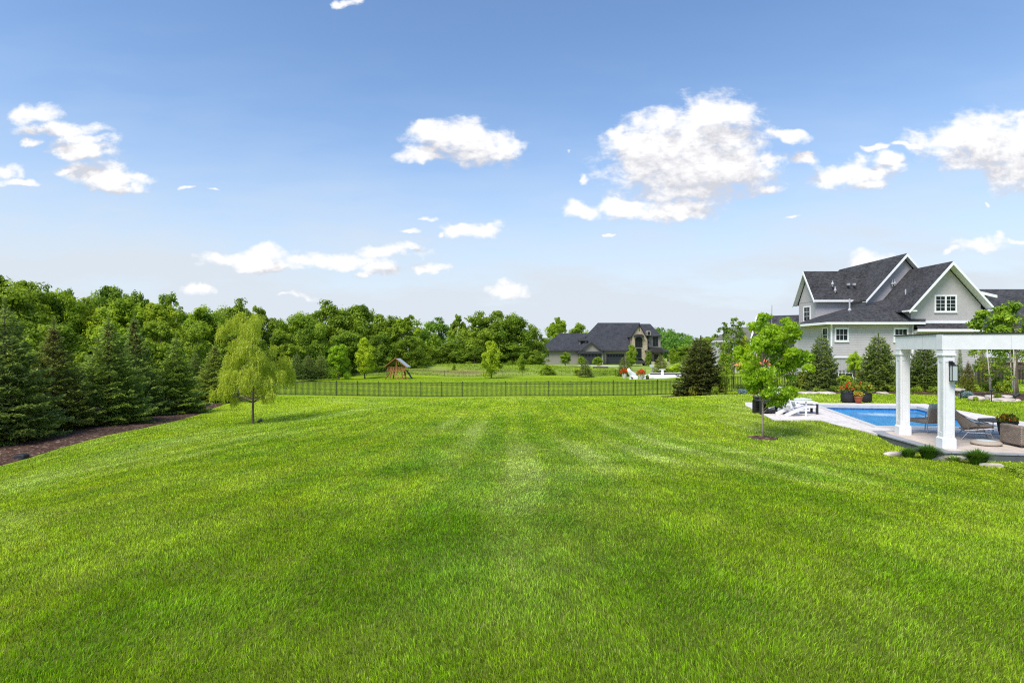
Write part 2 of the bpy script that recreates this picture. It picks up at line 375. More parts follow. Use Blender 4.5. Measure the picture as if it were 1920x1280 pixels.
DZ = -.80
P1 = (10.84, 16.88); P2 = (10.5, 13.85)
SLAB = [P2, (16.4, 12.65), (17.2, 16.4), (14.0, 16.95), (11.1, 17.55), P1]
DECK = [(11.1, 17.55), (14.0, 16.95), (17.2, 16.4), (18.6, 24.6), (19.1, 26.3), (12.5, 26.85), (11.05, 27.0), (10.5, 25.6), (9.3, 20.2), (10.95, 20.2), (10.78, 18.8), P1]
POOL = [(11.9, 18.55), (15.75, 18.2), (17.7, 24.9), (13.7, 25.5)]
FRONTC = lambda px, py, z: ((px - 960) / F * ((EYE - z) * F / (py - HOR)), (EYE - z) * F / (py - HOR))

# left mulch bed: right-hand (lawn) edge and the outer edge
BL = [(-13.2, 8), (-14.0, 11), (-15.0, 15), (-15.15, 17), (-15.0, 19.5), (-14.9, 21.5), (-15.3, 24.5), (-16.0, 28), (-16.6, 31), (-17.9, 34.5), (-18.6, 38), (-18.7, 41), (-19.4, 45)]
BLo = [(-26, 8), (-27, 11), (-27, 15), (-27, 17), (-27, 19.5), (-27, 21.5), (-28, 24.5), (-28, 28), (-28, 31), (-28, 34.5), (-28, 38), (-27, 41), (-26, 45)]
# bed behind the pool lawn (front edge, back edge)
BR = [(11.2, 41.0), (12.5, 38.6), (14.2, 37.0), (16.2, 35.8), (18.5, 34.8), (21, 34.2), (23.5, 33.4), (25, 32.4), (24.3, 30.2), (24.0, 28.8), (25.2, 28.0), (27.5, 27.6), (31, 27.2), (36, 26.6)]
BRo = [(11.6, 44.5), (13, 44.8), (15, 44.2), (17, 43.6), (19.5, 43.2), (22, 42.6), (25, 42), (28, 40), (29.5, 35.0), (30, 32), (30.5, 31.5), (32, 31.0), (34, 30.5), (38, 30)]
def ribpoly(a, b): return list(a) + list(b)[::-1]
POLYS = [SLAB, DECK, ribpoly(BL, BLo), ribpoly(BR, BRo)]
COURT = [(17.2, 72), (30, 71.5), (31, 88), (19.3, 88)]

def lawn_tint(x, y):
    """0..1 fields that vary the turf: lush/yellow, pale patches, mowing bands"""
    n1 = fbm(x * .16 + 5, y * .11 + 3, 4); n2 = fbm(x * .55 + 40, y * .35 + 9, 4); n3 = fbm(x * 1.9, y * 1.3 + 50, 3)
    ylw = np.clip(.5 + 1.2 * (n1 - .5) + 1.1 * (n2 - .5) + 1.0 * (n3 - .5), 0, 1)
    q = x * (1 + .055 * y) + .9 * (fbm(x * .3, y * .3 + 77, 3) - .5)
    st = np.clip(np.sin(q * 2 * np.pi / 2.3 + 1.0) * 2, -1, 1) * np.clip((y - 2) / 8, 0, 1) * (.4 + .9 * fbm(x * .25 + 9, y * .15, 2))
    pale = np.clip((fbm(x * .5 + 91, y * .16 + 12, 4) - .50) * 3.4, 0, 1) * (0.25 + .75 * np.clip(st, 0, 1))
    pale = np.maximum(pale, np.exp(-(_segd(x, y, [(-9.8, 10.4), (-10.6, 15.8), (-10.3, 22), (-8.5, 26.5), (-5, 30), (0, 31)]) / 1.1) ** 2) * (.25 + .6 * fbm(x * .8, y * .5 + 5, 3)))
    pale = np.maximum(pale, np.exp(-(((x + 6.9) / .9) ** 2 + ((y - 7.3) / .8) ** 2)) * .9)
    return ylw, pale, st
def lawn_col(x, y):
    ylw, pale, st = lawn_tint(x, y)
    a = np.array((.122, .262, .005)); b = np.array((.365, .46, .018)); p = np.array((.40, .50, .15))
    t = np.clip(.12 + .5 * ylw + .12 * st + .30 * np.clip((y - 9) / 16, 0, 1), 0, 1)[..., None]  # farther turf lighter and yellower: grazing-view brightness put into the colour
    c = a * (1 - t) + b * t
    c = c * (1 - .6 * pale[..., None]) + p * (.6 * pale[..., None])
    far = (y > 47.5)
    band = np.clip(.5 + .22 * np.sin(x * .35 + y * 1.05) + .9 * (fbm(x * .22, y * .5, 4) - .5), 0, 1)
    fc = np.array((.16, .27, .008)) * (1 - band[..., None]) + np.array((.30, .39, .014)) * band[..., None]
    c = np.where(far[..., None], fc, c)
    mead = ((y > 90) | (np.abs(x) > 60) | (x < -27))[..., None]
    mc = np.array((.25, .34, .05)) * (.7 + .6 * fbm(x * .2, y * .2, 3)[..., None])
    soil = (np.exp(-(((x + 8) / 8) ** 2 + ((y - 94.5) / 2.2) ** 2)) * .75)[..., None]
    mc = mc * (1 - soil) + np.array((.20, .13, .07)) * soil
    return np.where(mead, mc, c)

def mat_ground():
    m = bpy.data.materials.new('turf'); nt, ns, L = nodes(m)
    out = N(nt, 'ShaderNodeOutputMaterial'); b = N(nt, 'ShaderNodeBsdfPrincipled'); b.inputs['Roughness'].default_value = .8
    b.inputs['Specular IOR Level'].default_value = .12
    L.new(b.outputs[0], out.inputs[0]); a = N(nt, 'ShaderNodeAttribute', attribute_name='gcol'); g = N(nt, 'ShaderNodeNewGeometry')
    mp = N(nt, 'ShaderNodeMapping'); mp.inputs['Scale'].default_value = (1, .45, 1); L.new(g.outputs['Position'], mp.inputs[0])
    t = N(nt, 'ShaderNodeTexNoise'); t.inputs['Scale'].default_value = 7; t.inputs['Detail'].default_value = 8; t.inputs['Roughness'].default_value = .7; L.new(mp.outputs[0], t.inputs['Vector'])
    mr = N(nt, 'ShaderNodeMapRange', i_1=.25, i_2=.75, i_3=.55, i_4=1.35); L.new(t.outputs[0], mr.inputs[0])
    mx = N(nt, 'ShaderNodeVectorMath', operation='SCALE'); L.new(a.outputs['Color'], mx.inputs[0]); L.new(mr.outputs[0], mx.inputs['Scale'])
    L.new(mx.outputs[0], b.inputs['Base Color'])
    bp = N(nt, 'ShaderNodeBump'); bp.inputs['Strength'].default_value = .6; bp.inputs['Distance'].default_value = .05
    L.new(t.outputs[0], bp.inputs['Height']); L.new(bp.outputs[0], b.inputs['Normal'])
    return m
def axis(segs):
    o = []
    for a, b, d in segs: o += list(np.arange(a, b, d))
    return np.array(o + [segs[-1][1]])
xs = axis([(-1600, -200, 100), (-200, -60, 10), (-60, -28, 2), (-28, 38, .33), (38, 70, 2), (70, 200, 10), (200, 1600, 100)])
ys = axis([(-40, -8, 4), (-8, 50, .33), (50, 125, 1.0), (125, 260, 9), (260, 2600, 130)])
GX, GY = np.meshgrid(xs, ys); GZ = height(GX, GY)
nx, ny = len(xs), len(ys)
V = np.c_[GX.ravel(), GY.ravel(), GZ.ravel()]
ii, jj = np.meshgrid(np.arange(nx - 1), np.arange(ny - 1)); b0 = (jj * nx + ii).ravel()
Fq = np.c_[b0, b0 + 1, b0 + nx + 1, b0 + nx]
ins = inpoly(GX.ravel(), GY.ravel(), DECK) | inpoly(GX.ravel(), GY.ravel(), SLAB)
Fq = Fq[~ins[Fq].all(1)]
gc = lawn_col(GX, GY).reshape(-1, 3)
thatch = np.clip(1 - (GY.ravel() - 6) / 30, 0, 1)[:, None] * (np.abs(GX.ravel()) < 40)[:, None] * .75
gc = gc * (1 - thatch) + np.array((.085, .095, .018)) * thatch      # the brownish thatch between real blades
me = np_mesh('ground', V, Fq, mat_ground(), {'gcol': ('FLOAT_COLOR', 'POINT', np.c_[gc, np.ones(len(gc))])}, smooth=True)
tag(link_mesh('ground', me), kind='structure')

# mulch beds as lofted sheets lying on the ground
def mat_mulch():
    m = bpy.data.materials.new('bark_mulch'); nt, ns, L = nodes(m)
    out = N(nt, 'ShaderNodeOutputMaterial'); b = N(nt, 'ShaderNodeBsdfPrincipled'); b.inputs['Roughness'].default_value = .9
    b.inputs['Specular IOR Level'].default_value = .15
    L.new(b.outputs[0], out.inputs[0]); g = N(nt, 'ShaderNodeNewGeometry')
    v = N(nt, 'ShaderNodeTexVoronoi', feature='F1'); v.inputs['Scale'].default_value = 14; L.new(g.outputs['Position'], v.inputs['Vector'])
    sx = N(nt, 'ShaderNodeSeparateXYZ'); L.new(v.outputs['Color'], sx.inputs[0])
    r = N(nt, 'ShaderNodeValToRGB'); e = r.color_ramp.elements; e[0].color = (.035, .017, .011, 1); e[1].color = (.12, .066, .045, 1)
    x = e.new(.85); x.color = (.10, .055, .038, 1); x = e.new(.93); x.color = (.28, .20, .15, 1)
    L.new(sx.outputs[0], r.inputs[0]); L.new(r.outputs[0], b.inputs['Base Color'])
    bp = N(nt, 'ShaderNodeBump'); bp.inputs['Strength'].default_value = 1; bp.inputs['Distance'].default_value = .04
    L.new(v.outputs['Distance'], bp.inputs['Height']); L.new(bp.outputs[0], b.inputs['Normal'])
    return m
M['mulch'] = mat_mulch()
def resample(a, n):
    a = np.array(a, float); t = np.linspace(0, 1, len(a)); u = np.linspace(0, 1, n)
    # Catmull-like smoothing through dense linear + box filter
    p = np.c_[np.interp(u, t, a[:, 0]), np.interp(u, t, a[:, 1])]
    k = max(1, n // len(a)); q = p.copy()
    for _ in range(2):
        for i in range(1, n - 1):
            lo = max(0, i - k // 2); hi = min(n, i + k // 2 + 1); q[i] = p[lo:hi].mean(0)
        p = q.copy()
    return p
def bed(name, a, b, n=90, m=30, off=.03, wob=.07):
    A = resample(a, n); B = resample(b, n); s = np.linspace(0, 1, m)[None, :, None]
    P = A[:, None] * (1 - s) + B[:, None] * s
    P[..., 0] += wob * (fbm(P[..., 1] * 1.5, P[..., 0] * 0, 3) - .5) * 2 * (1 - s[..., 0])
    Z = height(P[..., 0], P[..., 1]) + off + .05 * np.minimum(s[..., 0] * 6, 1) + .05 * (fbm(P[..., 0] * 3, P[..., 1] * 3, 3) - .5) * np.minimum(s[..., 0] * 4, 1)
    Z[:, 0] -= .06; Z[:, -1] -= .06
    V = np.c_[P.reshape(-1, 2), Z.ravel()]
    i, j = np.meshgrid(np.arange(m - 1), np.arange(n - 1)); q = (j * m + i).ravel()
    me = np_mesh(name, V, np.c_[q, q + 1, q + m + 1, q + m], M['mulch'], smooth=True)
    return tag(link_mesh(name, me), kind='structure')
bed('mulch_bed', BL, BLo); bed('mulch_bed', BR, BRo)

# grass blades of the mown lawn: one mass nobody could count
def grass_lawn():
    bands = [(1.9, 3.2, 12500), (3.2, 4.5, 9500), (4.5, 6.5, 6200), (6.5, 9, 3600), (9, 12, 2100), (12, 16, 1150), (16, 22, 560), (22, 30, 270), (30, 46.8, 110), (49.8, 88, 24)]
    X = []; Y = []
    for a, b, dens in bands:
        n = int(dens * ((b * b - a * a) * .97 + (b - a) * 4.6))
        y = np.sqrt(rng.random(n) * (b * b - a * a) + a * a); x = (rng.random(n) * 2 - 1) * (y * .95 + 2.3)
        X.append(x); Y.append(y)
    x = np.concatenate(X); y = np.concatenate(Y)
    keep = np.ones(len(x), bool)
    for p in POLYS: keep &= ~inpoly(x, y, p)
    keep &= ~(np.hypot(x - MAPLE[0], (y - MAPLE[1])) < .42)
    keep &= ~((x < -19.4) & (y > 40) & (y < 49)) & ~((y > 70) & (x > 16.5) & (x < 33))
    x = x[keep]; y = y[keep]; n = len(x); d = np.hypot(x * .6, y)
    z = height(x, y)
    ylw, pale, st = lawn_tint(x, y)
    px = d / 569.0
    w = np.maximum(.0036, px * .55) * (.7 + .7 * rng.random(n))
    h = (.022 + .026 * rng.random(n) + .014 * fbm(x * 2.5, y * 2.5, 2)) * np.clip(.85 + d * .012, 1, 1.35)
    h *= (1 - .25 * pale) * (.7 + .6 * fbm(x * 5.5, y * 4.0, 3))
    lean_dir = 2 * np.pi * fbm(x * .5, y * .5 + 200, 2) * 1.6 + rng.normal(0, 1.1, n)
    lean = np.abs(rng.normal(.45, .30, n)) + .25 * pale
    lx = np.cos(lean_dir) * np.sin(lean); ly = np.sin(lean_dir) * np.sin(lean) ; lz = np.cos(lean)
    # width axis
    wa = rng.random(n) * 2 * np.pi; wx = np.cos(wa); wy = np.sin(wa)
    base = np.c_[x, y, z - .004]; L1 = np.c_[lx * .6, ly * .6, np.maximum(lz, .35) ]; L2 = np.c_[lx * 1.25, ly * 1.25, np.maximum(lz * .8, .15)]
    W = np.c_[wx, wy, np.zeros(n)] * (w[:, None] / 2)
    mid = base + L1 * (h * .55)[:, None]; tip = mid + L2 * (h * .5)[:, None]
    V = np.stack([base - W, base + W, mid - W * .9, mid + W * .9, tip], 1).reshape(-1, 3)
    b0 = np.arange(n) * 5
    Fq = np.concatenate([np.c_[b0, b0 + 1, b0 + 3], np.c_[b0, b0 + 3, b0 + 2], np.c_[b0 + 2, b0 + 3, b0 + 4]])
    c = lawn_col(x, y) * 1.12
    r1 = rng.random(n)[:, None]
    tuf = fbm(x * 5.5, y * 4.0, 3)[:, None]
    nearw = (y < 48)[:, None]
    c = c * np.where(nearw, (.28 + 1.15 * r1 ** 1.3) * (.72 + .6 * tuf), .72 + .35 * r1) * 1.46
    yl = (rng.random(n) < .07 + .08 * ylw)[:, None] & nearw
    c = np.where(yl, c * .4 + np.array((.42, .38, .13)) * .7, c)
    c[:, 2] += .006 * rng.random(n)
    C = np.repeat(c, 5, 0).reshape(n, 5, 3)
    C[:, 0:2] *= .85  # blade roots darkened: shade low in the turf painted into the colour
    m = bpy.data.materials.new('grass_blades'); nt, ns, L = nodes(m)
    out = N(nt, 'ShaderNodeOutputMaterial'); bs = N(nt, 'ShaderNodeBsdfPrincipled'); bs.inputs['Roughness'].default_value = .5
    bs.inputs['Specular IOR Level'].default_value = .25
    a = N(nt, 'ShaderNodeAttribute', attribute_name='gcol'); L.new(a.outputs['Color'], bs.inputs['Base Color'])
    tr = N(nt, 'ShaderNodeBsdfTranslucent'); tc = N(nt, 'ShaderNodeMix', data_type='RGBA', blend_type='MULTIPLY'); tc.inputs[0].default_value = 1
    tc.inputs[7].default_value = (1.25, 1.15, .4, 1); L.new(a.outputs['Color'], tc.inputs[6]); L.new(tc.outputs[2], tr.inputs[0])
    ms = N(nt, 'ShaderNodeMixShader'); ms.inputs[0].default_value = .45
    L.new(bs.outputs[0], ms.inputs[1]); L.new(tr.outputs[0], ms.inputs[2]); L.new(ms.outputs[0], out.inputs[0])
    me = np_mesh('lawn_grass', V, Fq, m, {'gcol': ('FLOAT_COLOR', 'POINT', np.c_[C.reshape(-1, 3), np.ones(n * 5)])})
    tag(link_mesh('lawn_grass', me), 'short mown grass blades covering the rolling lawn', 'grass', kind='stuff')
MAPLE = (at(1430, 17), 17.0)
grass_lawn()

# ------------------------------------------------------------------ pool, deck, pergola floor
def flat(name, outer, holes, z, mat, thick=0.0, kind='structure'):
    loops = [[Vector((x, y, 0)) for x, y in outer]] + [[Vector((x, y, 0)) for x, y in h] for h in holes]
    pts = [p for l in loops for p in l]; tr = tessellate_polygon(loops)
    mb = MB(); vs = [(p.x, p.y, z) for p in pts]; fs = [tuple(t) for t in tr]
    if thick:
        n = len(vs); vs += [(p.x, p.y, z - thick) for p in pts]; k = 0
        for l in loops:
            for i in range(len(l)): a, b = k + i, k + (i + 1) % len(l); fs.append((a, b, b + n, a + n))
            k += len(l)
    mb.add(vs, fs); o = mb.build(name, mat)
    return tag(o, kind=kind) if kind else o
def grow(poly, d):
    c = np.mean(np.array(poly), 0); out = []
    for p in poly:
        v = np.array(p) - c; out.append(tuple(np.array(p) + v / np.linalg.norm(v) * d))
    return out
COP = grow(POOL, .42)
flat('pool_deck', DECK, [COP], DZ, M['deck'], .25)
flat('pergola_floor', grow(SLAB, -.32), [], DZ + .012, M['floor'], .1)
flat('pergola_floor_border', SLAB, [grow(SLAB, -.32)], DZ + .008, M['bluestone'], .03)
# dark riser under the border (a step)
mb = MB()
o = [(x, y) for x, y in grow(SLAB, -.03)]
n = len(o); mb.add([(x, y, DZ - .02) for x, y in o] + [(x, y, DZ - .6) for x, y in o], [(i, (i + 1) % n, (i + 1) % n + n, i + n) for i in range(n)])
tag(mb.build('floor_riser', M['bluestone_riser']), kind='structure')

pool = thing('swimming_pool', 'rectangular blue swimming pool with pale coping in the deck', 'pool', (14.7, 21.5, DZ))
def ring(outer, inner, z, t):
    mb = MB(); n = len(outer)
    vs = [(x, y, z) for x, y in outer] + [(x, y, z) for x, y in inner] + [(x, y, z - t) for x, y in outer] + [(x, y, z - t) for x, y in inner]
    fs = []
    for i in range(n):
        j = (i + 1) % n; fs += [(i, j, j + n, i + n), (i, j, j + 2 * n, i + 2 * n), (i + n, j + n, j + 3 * n, i + 3 * n), (i + 2 * n, j + 2 * n, j + 3 * n, i + 3 * n)]
    return mb.add(vs, fs)
ring(COP, POOL, DZ + .02, .12).build('coping', M['coping'], pool)
ring(grow(POOL, .25), grow(POOL, .02), DZ - .11, 1.6).build('tiled_wall', M['tile'], pool)
mb = MB(); mb.add([(x, y, DZ - 1.6) for x, y in grow(POOL, .3)], [(0, 1, 2, 3)]); mb.build('pool_floor', M['tile'], pool)
def mat_water():
    m = bpy.data.materials.new('pool_water'); nt, ns, L = nodes(m)
    out = N(nt, 'ShaderNodeOutputMaterial'); b = N(nt, 'ShaderNodeBsdfPrincipled'); b.inputs['Roughness'].default_value = .12
    b.inputs['Specular IOR Level'].default_value = .35; b.inputs['IOR'].default_value = 1.2
    L.new(b.outputs[0], out.inputs[0]); g = N(nt, 'ShaderNodeNewGeometry')
    mp = N(nt, 'ShaderNodeMapping'); mp.inputs['Scale'].default_value = (1.6, .6, 1); L.new(g.outputs['Position'], mp.inputs[0])
    t = N(nt, 'ShaderNodeTexNoise'); t.inputs['Scale'].default_value = 4.5; t.inputs['Detail'].default_value = 7; t.inputs['Roughness'].default_value = .65; L.new(mp.outputs[0], t.inputs['Vector'])
    w = N(nt, 'ShaderNodeTexNoise'); w.inputs['Scale'].default_value = 1.4; w.inputs['Detail'].default_value = 3; L.new(g.outputs['Position'], w.inputs['Vector'])
    mx = N(nt, 'ShaderNodeMix', data_type='RGBA'); mx.inputs[6].default_value = (.005, .15, .42, 1); mx.inputs[7].default_value = (.03, .36, .64, 1)
    mr = N(nt, 'ShaderNodeMapRange', i_1=.3, i_2=.7, i_3=0, i_4=1); L.new(t.outputs[0], mr.inputs[0]); L.new(mr.outputs[0], mx.inputs[0])
    # foam thrown up by the jets: two elongated churned patches
    tot = None
    for (cx, cy, rx, ry) in ((15.2, 23.4, 1.3, 1.0), (16.9, 22.6, .9, .9)):
        s = N(nt, 'ShaderNodeVectorMath', operation='SUBTRACT'); s.inputs[1].default_value = (cx, cy, DZ - .14); L.new(g.outputs['Position'], s.inputs[0])
        q = N(nt, 'ShaderNodeVectorMath', operation='MULTIPLY'); q.inputs[1].default_value = (1 / rx, 1 / ry, 0); L.new(s.outputs[0], q.inputs[0])
        l = N(nt, 'ShaderNodeVectorMath', operation='LENGTH'); L.new(q.outputs[0], l.inputs[0])
        k = N(nt, 'ShaderNodeMapRange', i_1=1.3, i_2=.1, i_3=0, i_4=.62); L.new(l.outputs['Value'], k.inputs[0])
        if tot is None: tot = k.outputs[0]
        else:
            a = N(nt, 'ShaderNodeMath', operation='MAXIMUM'); L.new(tot, a.inputs[0]); L.new(k.outputs[0], a.inputs[1]); tot = a.outputs[0]
    t2 = N(nt, 'ShaderNodeTexNoise'); t2.inputs['Scale'].default_value = 9; t2.inputs['Detail'].default_value = 6; t2.inputs['Roughness'].default_value = .75; L.new(mp.outputs[0], t2.inputs['Vector'])
    a = N(nt, 'ShaderNodeMath', operation='ADD'); L.new(tot, a.inputs[0]); L.new(t2.outputs[0], a.inputs[1])
    fm = N(nt, 'ShaderNodeMapRange', i_1=.78, i_2=1.15, i_3=0, i_4=.9); L.new(a.outputs[0], fm.inputs[0])
    m2 = N(nt, 'ShaderNodeMix', data_type='RGBA'); m2.inputs[7].default_value = (.6, .75, .8, 1); L.new(fm.outputs[0], m2.inputs[0]); L.new(mx.outputs[2], m2.inputs[6])
    L.new(m2.outputs[2], b.inputs['Base Color'])
    bp = N(nt, 'ShaderNodeBump'); bp.inputs['Strength'].default_value = .5; bp.inputs['Distance'].default_value = .06
    L.new(t.outputs[0], bp.inputs['Height']); L.new(bp.outputs[0], b.inputs['Normal'])
    return m
mb = MB(); mb.add([(x, y, DZ - .17) for x, y in grow(POOL, .1)], [(0, 1, 2, 3)]); mb.build('water', mat_water(), pool)

# ------------------------------------------------------------------ white pergola
ux = Vector((.98, -.2, 0)).normalized(); vy = Vector((.2, .98, 0)).normalized()
C2 = Vector((11.0, 14.42, 0)); C1 = Vector((11.46, 16.68, 0)); C3 = C2 + ux * 2.18
zb = DZ + .012; ztop = EYE + .0
pg = thing('white_pergola', 'white pergola with square panelled columns beside the pool', 'pergola', (C2.x, C2.y, zb))
def column(c):
    mb = MB()
    def sq(h, z0, z1): mb.boxa((c.x, c.y, (z0 + z1) / 2), ux * h, vy * h, (0, 0, (z1 - z0) / 2))
    sq(.158, zb, zb + .24)
    # sloped base moulding
    lo = [c + ux * (.158 * a) + vy * (.158 * b) for a, b in ((-1, -1), (1, -1), (1, 1), (-1, 1))]; hi = [c + ux * (.132 * a) + vy * (.132 * b) for a, b in ((-1, -1), (1, -1), (1, 1), (-1, 1))]
    mb.add([(p.x, p.y, zb + .24) for p in lo] + [(p.x, p.y, zb + .285) for p in hi], [(0, 1, 5, 4), (1, 2, 6, 5), (2, 3, 7, 6), (3, 0, 4, 7)])
    sq(.120, zb + .24, ztop - .10)
    # stiles and rails: recessed panel look
    for a, b in ((ux, vy), (ux, -vy), (vy, ux), (vy, -ux)):
        for s in (-1, 1):
            q = c + b * .126 + a * (s * .103); mb.boxa((q.x, q.y, (zb + .27 + ztop - .12) / 2), a * .030, b * .007, (0, 0, (ztop - .12 - zb - .27) / 2))
        for z0, z1 in ((zb + .285, zb + .40), (ztop - .32, ztop - .21)):
            q = c + b * .1255; mb.boxa((q.x, q.y, (z0 + z1) / 2), a * .0725, b * .0065, (0, 0, (z1 - z0) / 2))
    sq(.142, ztop - .17, ztop - .012); sq(.158, ztop - .16 , ztop - .115); sq(.150, ztop - .012, ztop - .002)
    return mb.build('column', M['whitewood'], pg, bevel=.004)
BACK = C1 + vy * .02
cols = [C2, C1, C3 + ux * .05]
C4 = C1 + ux * 5.0
for c in cols + [C2 + ux * 4.9]: column(c)
bt = EYE + .385
def beam(p0, p1, hw=.135, z0=EYE, z1=bt):
    a, b = Vector(p0), Vector(p1); d = (b - a).normalized(); sd = Vector((-d.y, d.x, 0))
    mb = MB(); mb.boxa(((a.x + b.x) / 2, (a.y + b.y) / 2, (z0 + z1) / 2), (b - a) / 2, sd * hw, (0, 0, (z1 - z0) / 2))
    return mb
beam(C2 - ux * .14 , C2 + ux * 5.4).build('beam', M['whitewood'], pg, bevel=.003)
dv = (C1 - C2).normalized()
beam(C2 + dv * .14, C2 + dv * 2.48, hw=.130, z0=EYE + .004).build('beam', M['whitewood'], pg, bevel=.003)
beam(C1 + ux * .2, C1 + ux * 5.4, hw=.1, z0=EYE + .01).build('beam', M['whitewood'], pg, bevel=.003)
# corner board
mb = MB(); q = C2 - ux * .142; mb.boxa((q.x, q.y, (EYE + bt) / 2), ux * .012, vy * .14, (0, 0, (bt - EYE) / 2 + .002)); mb.build('corner_board', M['whitewood'], pg)
for t_ in (1.35, 3.6):
    q = C2 + ux * t_ - vy * .1355; MB().boxa((q.x, q.y, (EYE + bt) / 2), ux * .0022, vy * .001, (0, 0, (bt - EYE) / 2 - .004)).build('board_joint', M['steel'], pg)
for t_ in (.9, 1.75):
    q = C2 + dv * t_ + Vector((-dv.y, dv.x, 0)) * .1305; MB().boxa((q.x, q.y, (EYE + bt) / 2), dv * .0022, Vector((-dv.y, dv.x, 0)) * .001, (0, 0, (bt - EYE) / 2 - .004)).build('board_joint', M['steel'], pg)
# thin dark flat roof edge
mb = MB(); a = C2 - ux * .16 - vy * .16; b = C2 + ux * 5.5 - vy * .16; c = b + vy * 2.8; d = C1 - ux * .16 + dv * .20
mb.slab([(p.x, p.y, bt + .032) for p in (a, b, c, d)], .028); mb.build('roof_edge', M['darktrim'], pg)

# wall lantern on the corner column, facing the lawn
lq = C2 - vy * .133 + ux * .035
lt = thing('wall_lantern', 'black framed glass wall lantern on the pergola corner column', 'lantern', (lq.x, lq.y, zat(672, 14.2)))
zt = zat(681, 14.25); zl = zat(714, 14.25)
mb = MB(); c = lq - vy * .012; mb.boxa((c.x, c.y, zt), ux * .045, vy * .012, (0, 0, .06)); mb.build('back_plate', M['black'], lt)
mb = MB(); c2 = lq - vy * .10 + ux * .02; mb.bar((lq.x, lq.y, zt + .02), (c2.x, c2.y, zt + .02), .025, .03); mb.bar((c2.x, c2.y, zt + .02), (c2.x, c2.y, zt - .04), .03, .03); mb.build('arm', M['black'], lt)
mb = MB(); hw = .062; z0, z1 = zl, zt - .045
for sx in (-1, 1):
    for sy in (-1, 1):
        q = c2 + ux * hw * sx + vy * hw * sy; mb.bar((q.x, q.y, z0), (q.x, q.y, z1), .012, .012)
for z in (z0, z1):
    for s in (-1, 1):
        q = c2 + ux * hw * s; mb.boxa((q.x, q.y, z), ux * .008, vy * (hw + .008), (0, 0, .008))
        q = c2 + vy * hw * s; mb.boxa((q.x, q.y, z), ux * (hw + .008), vy * .008, (0, 0, .009))
mb.boxa((c2.x, c2.y, z1), ux * .03, vy * .03, (0, 0, .02)); mb.build('cage', M['black'], lt)
mb = MB(); mb.boxa((c2.x, c2.y, (z0 + z1) / 2), ux * (hw - .006), vy * (hw - .006), (0, 0, (z1 - z0) / 2 - .012)); mb.build('glass', M['lampglass'], lt)
# ------------------------------------------------------------------ houses
def window(root, c, w, h, face='y', cols=2, rows=2, trim=.11, fm='white', pane_split=1, mat='glass', mw=.03):
    """window part (trim) > pane, muntins.  face 'y' looks towards -y, 'x' towards -x"""
    rt = Vector((1, 0, 0)) if face == 'y' else Vector((0, -1, 0)); out = Vector((0, -1, 0)) if face == 'y' else Vector((-1, 0, 0))
    up = Vector((0, 0, 1)); c = Vector(c); mb = MB()
    for s in (-1, 1):
        mb.boxa(c + rt * s * (w / 2 + trim / 2) + out * .03, rt * trim / 2, out * .035, up * (h / 2 + trim))
        mb.boxa(c + up * s * (h / 2 + trim / 2) + out * .032, rt * w / 2, out * .035, up * trim / 2)
    if pane_split == 2: mb.boxa(c + out * .031, rt * .07, out * .035, up * h / 2)
    mb.boxa(c - up * (h / 2 + trim + .02) + out * .05, rt * (w / 2 + trim + .03), out * .05, up * .025)
    fr = mb.build('window', M[fm], root)
    mb = MB(); mb.boxa(c + out * .012, rt * w / 2, out * .012, up * h / 2); mb.build('pane', M[mat], fr)
    mb = MB()
    pw = w / pane_split
    for k in range(pane_split):
        cx = -w / 2 + pw * (k + .5)
        for i in range(1, cols): mb.boxa(c + rt * (cx - pw / 2 + pw * i / cols) + out * .026, rt * mw / 2, out * .008, up * h / 2)
    for j in range(1, rows):
        mb.boxa(c + up * (-h / 2 + h * j / rows) + out * .0275, rt * w / 2, out * .008, up * mw / 2)
    mb.build('muntins', M[fm], fr)
    return fr

H = thing('grey_house', 'large grey sided house with black shingle roofs and white trimmed gables', 'house', (34, 50, -.9))
# walls -------------------------------------------------------------
mb = MB(); mb.box(28.09, 35.2, 50, 56.6, 1.04, 4.02); mb.build('wall', M['siding'], H)
mb = MB(); mb.box(28.04, 37.5, 49.94, 56.62, .96, 1.10); mb.box(28.02, 28.14, 49.95, 50.07, 1.1, 3.98); mb.box(35.14, 35.26, 49.96, 50.08, 1.1, 3.98)
mb.build('trim_board', M['white'], H)
mb = MB(); mb.box(28.10, 37.4, 50.03, 56.6, -1.2, .97); mb.build('lower_wall', M['board'], H)
mb = MB(); mb.box(28.06, 37.5, 49.97, 56.6, -.42, -.34); mb.build('lower_trim_board', M['white'], H)
# front gable block
GA = (38.15, 9.34 - .35); mb = MB()
xl, xr = 35.05, 41.15; sl = 1.12
mb.prism_y([(xl, 3.9), (xl, GA[1] - (GA[0] - xl) * sl), (GA[0], GA[1]), (xr, GA[1] - (xr - GA[0]) * sl), (xr, 3.9)], 50.0 - .03, 60)
mb.build('gable_wall', M['shake'], H)
mb = MB(); mb.box(xl - .02, xr + .02, 49.92, 50.02, 4.0, 4.22); mb.build('gable_band', M['white'], H)
mb = MB(); mb.box(35.3, 41.1, 49.6, 50.1, -1.1, 3.42); mb.build('wall_below_gable', M['siding'], H)
# lower skirt roof
mb = MB(); mb.slab([(35.05, 49.05, 3.46), (41.35, 49.05, 3.46), (41.1, 49.96, 4.02), (35.35, 49.96, 4.02)], .06); mb.build('skirt_roof', M['roof'], H)
mb = MB(); mb.box(34.95, 41.45, 48.98, 49.06, 3.24, 3.46); mb.box(35.0, 41.4, 49.06, 49.6, 3.22, 3.26); mb.build('skirt_fascia', M['white'], H)
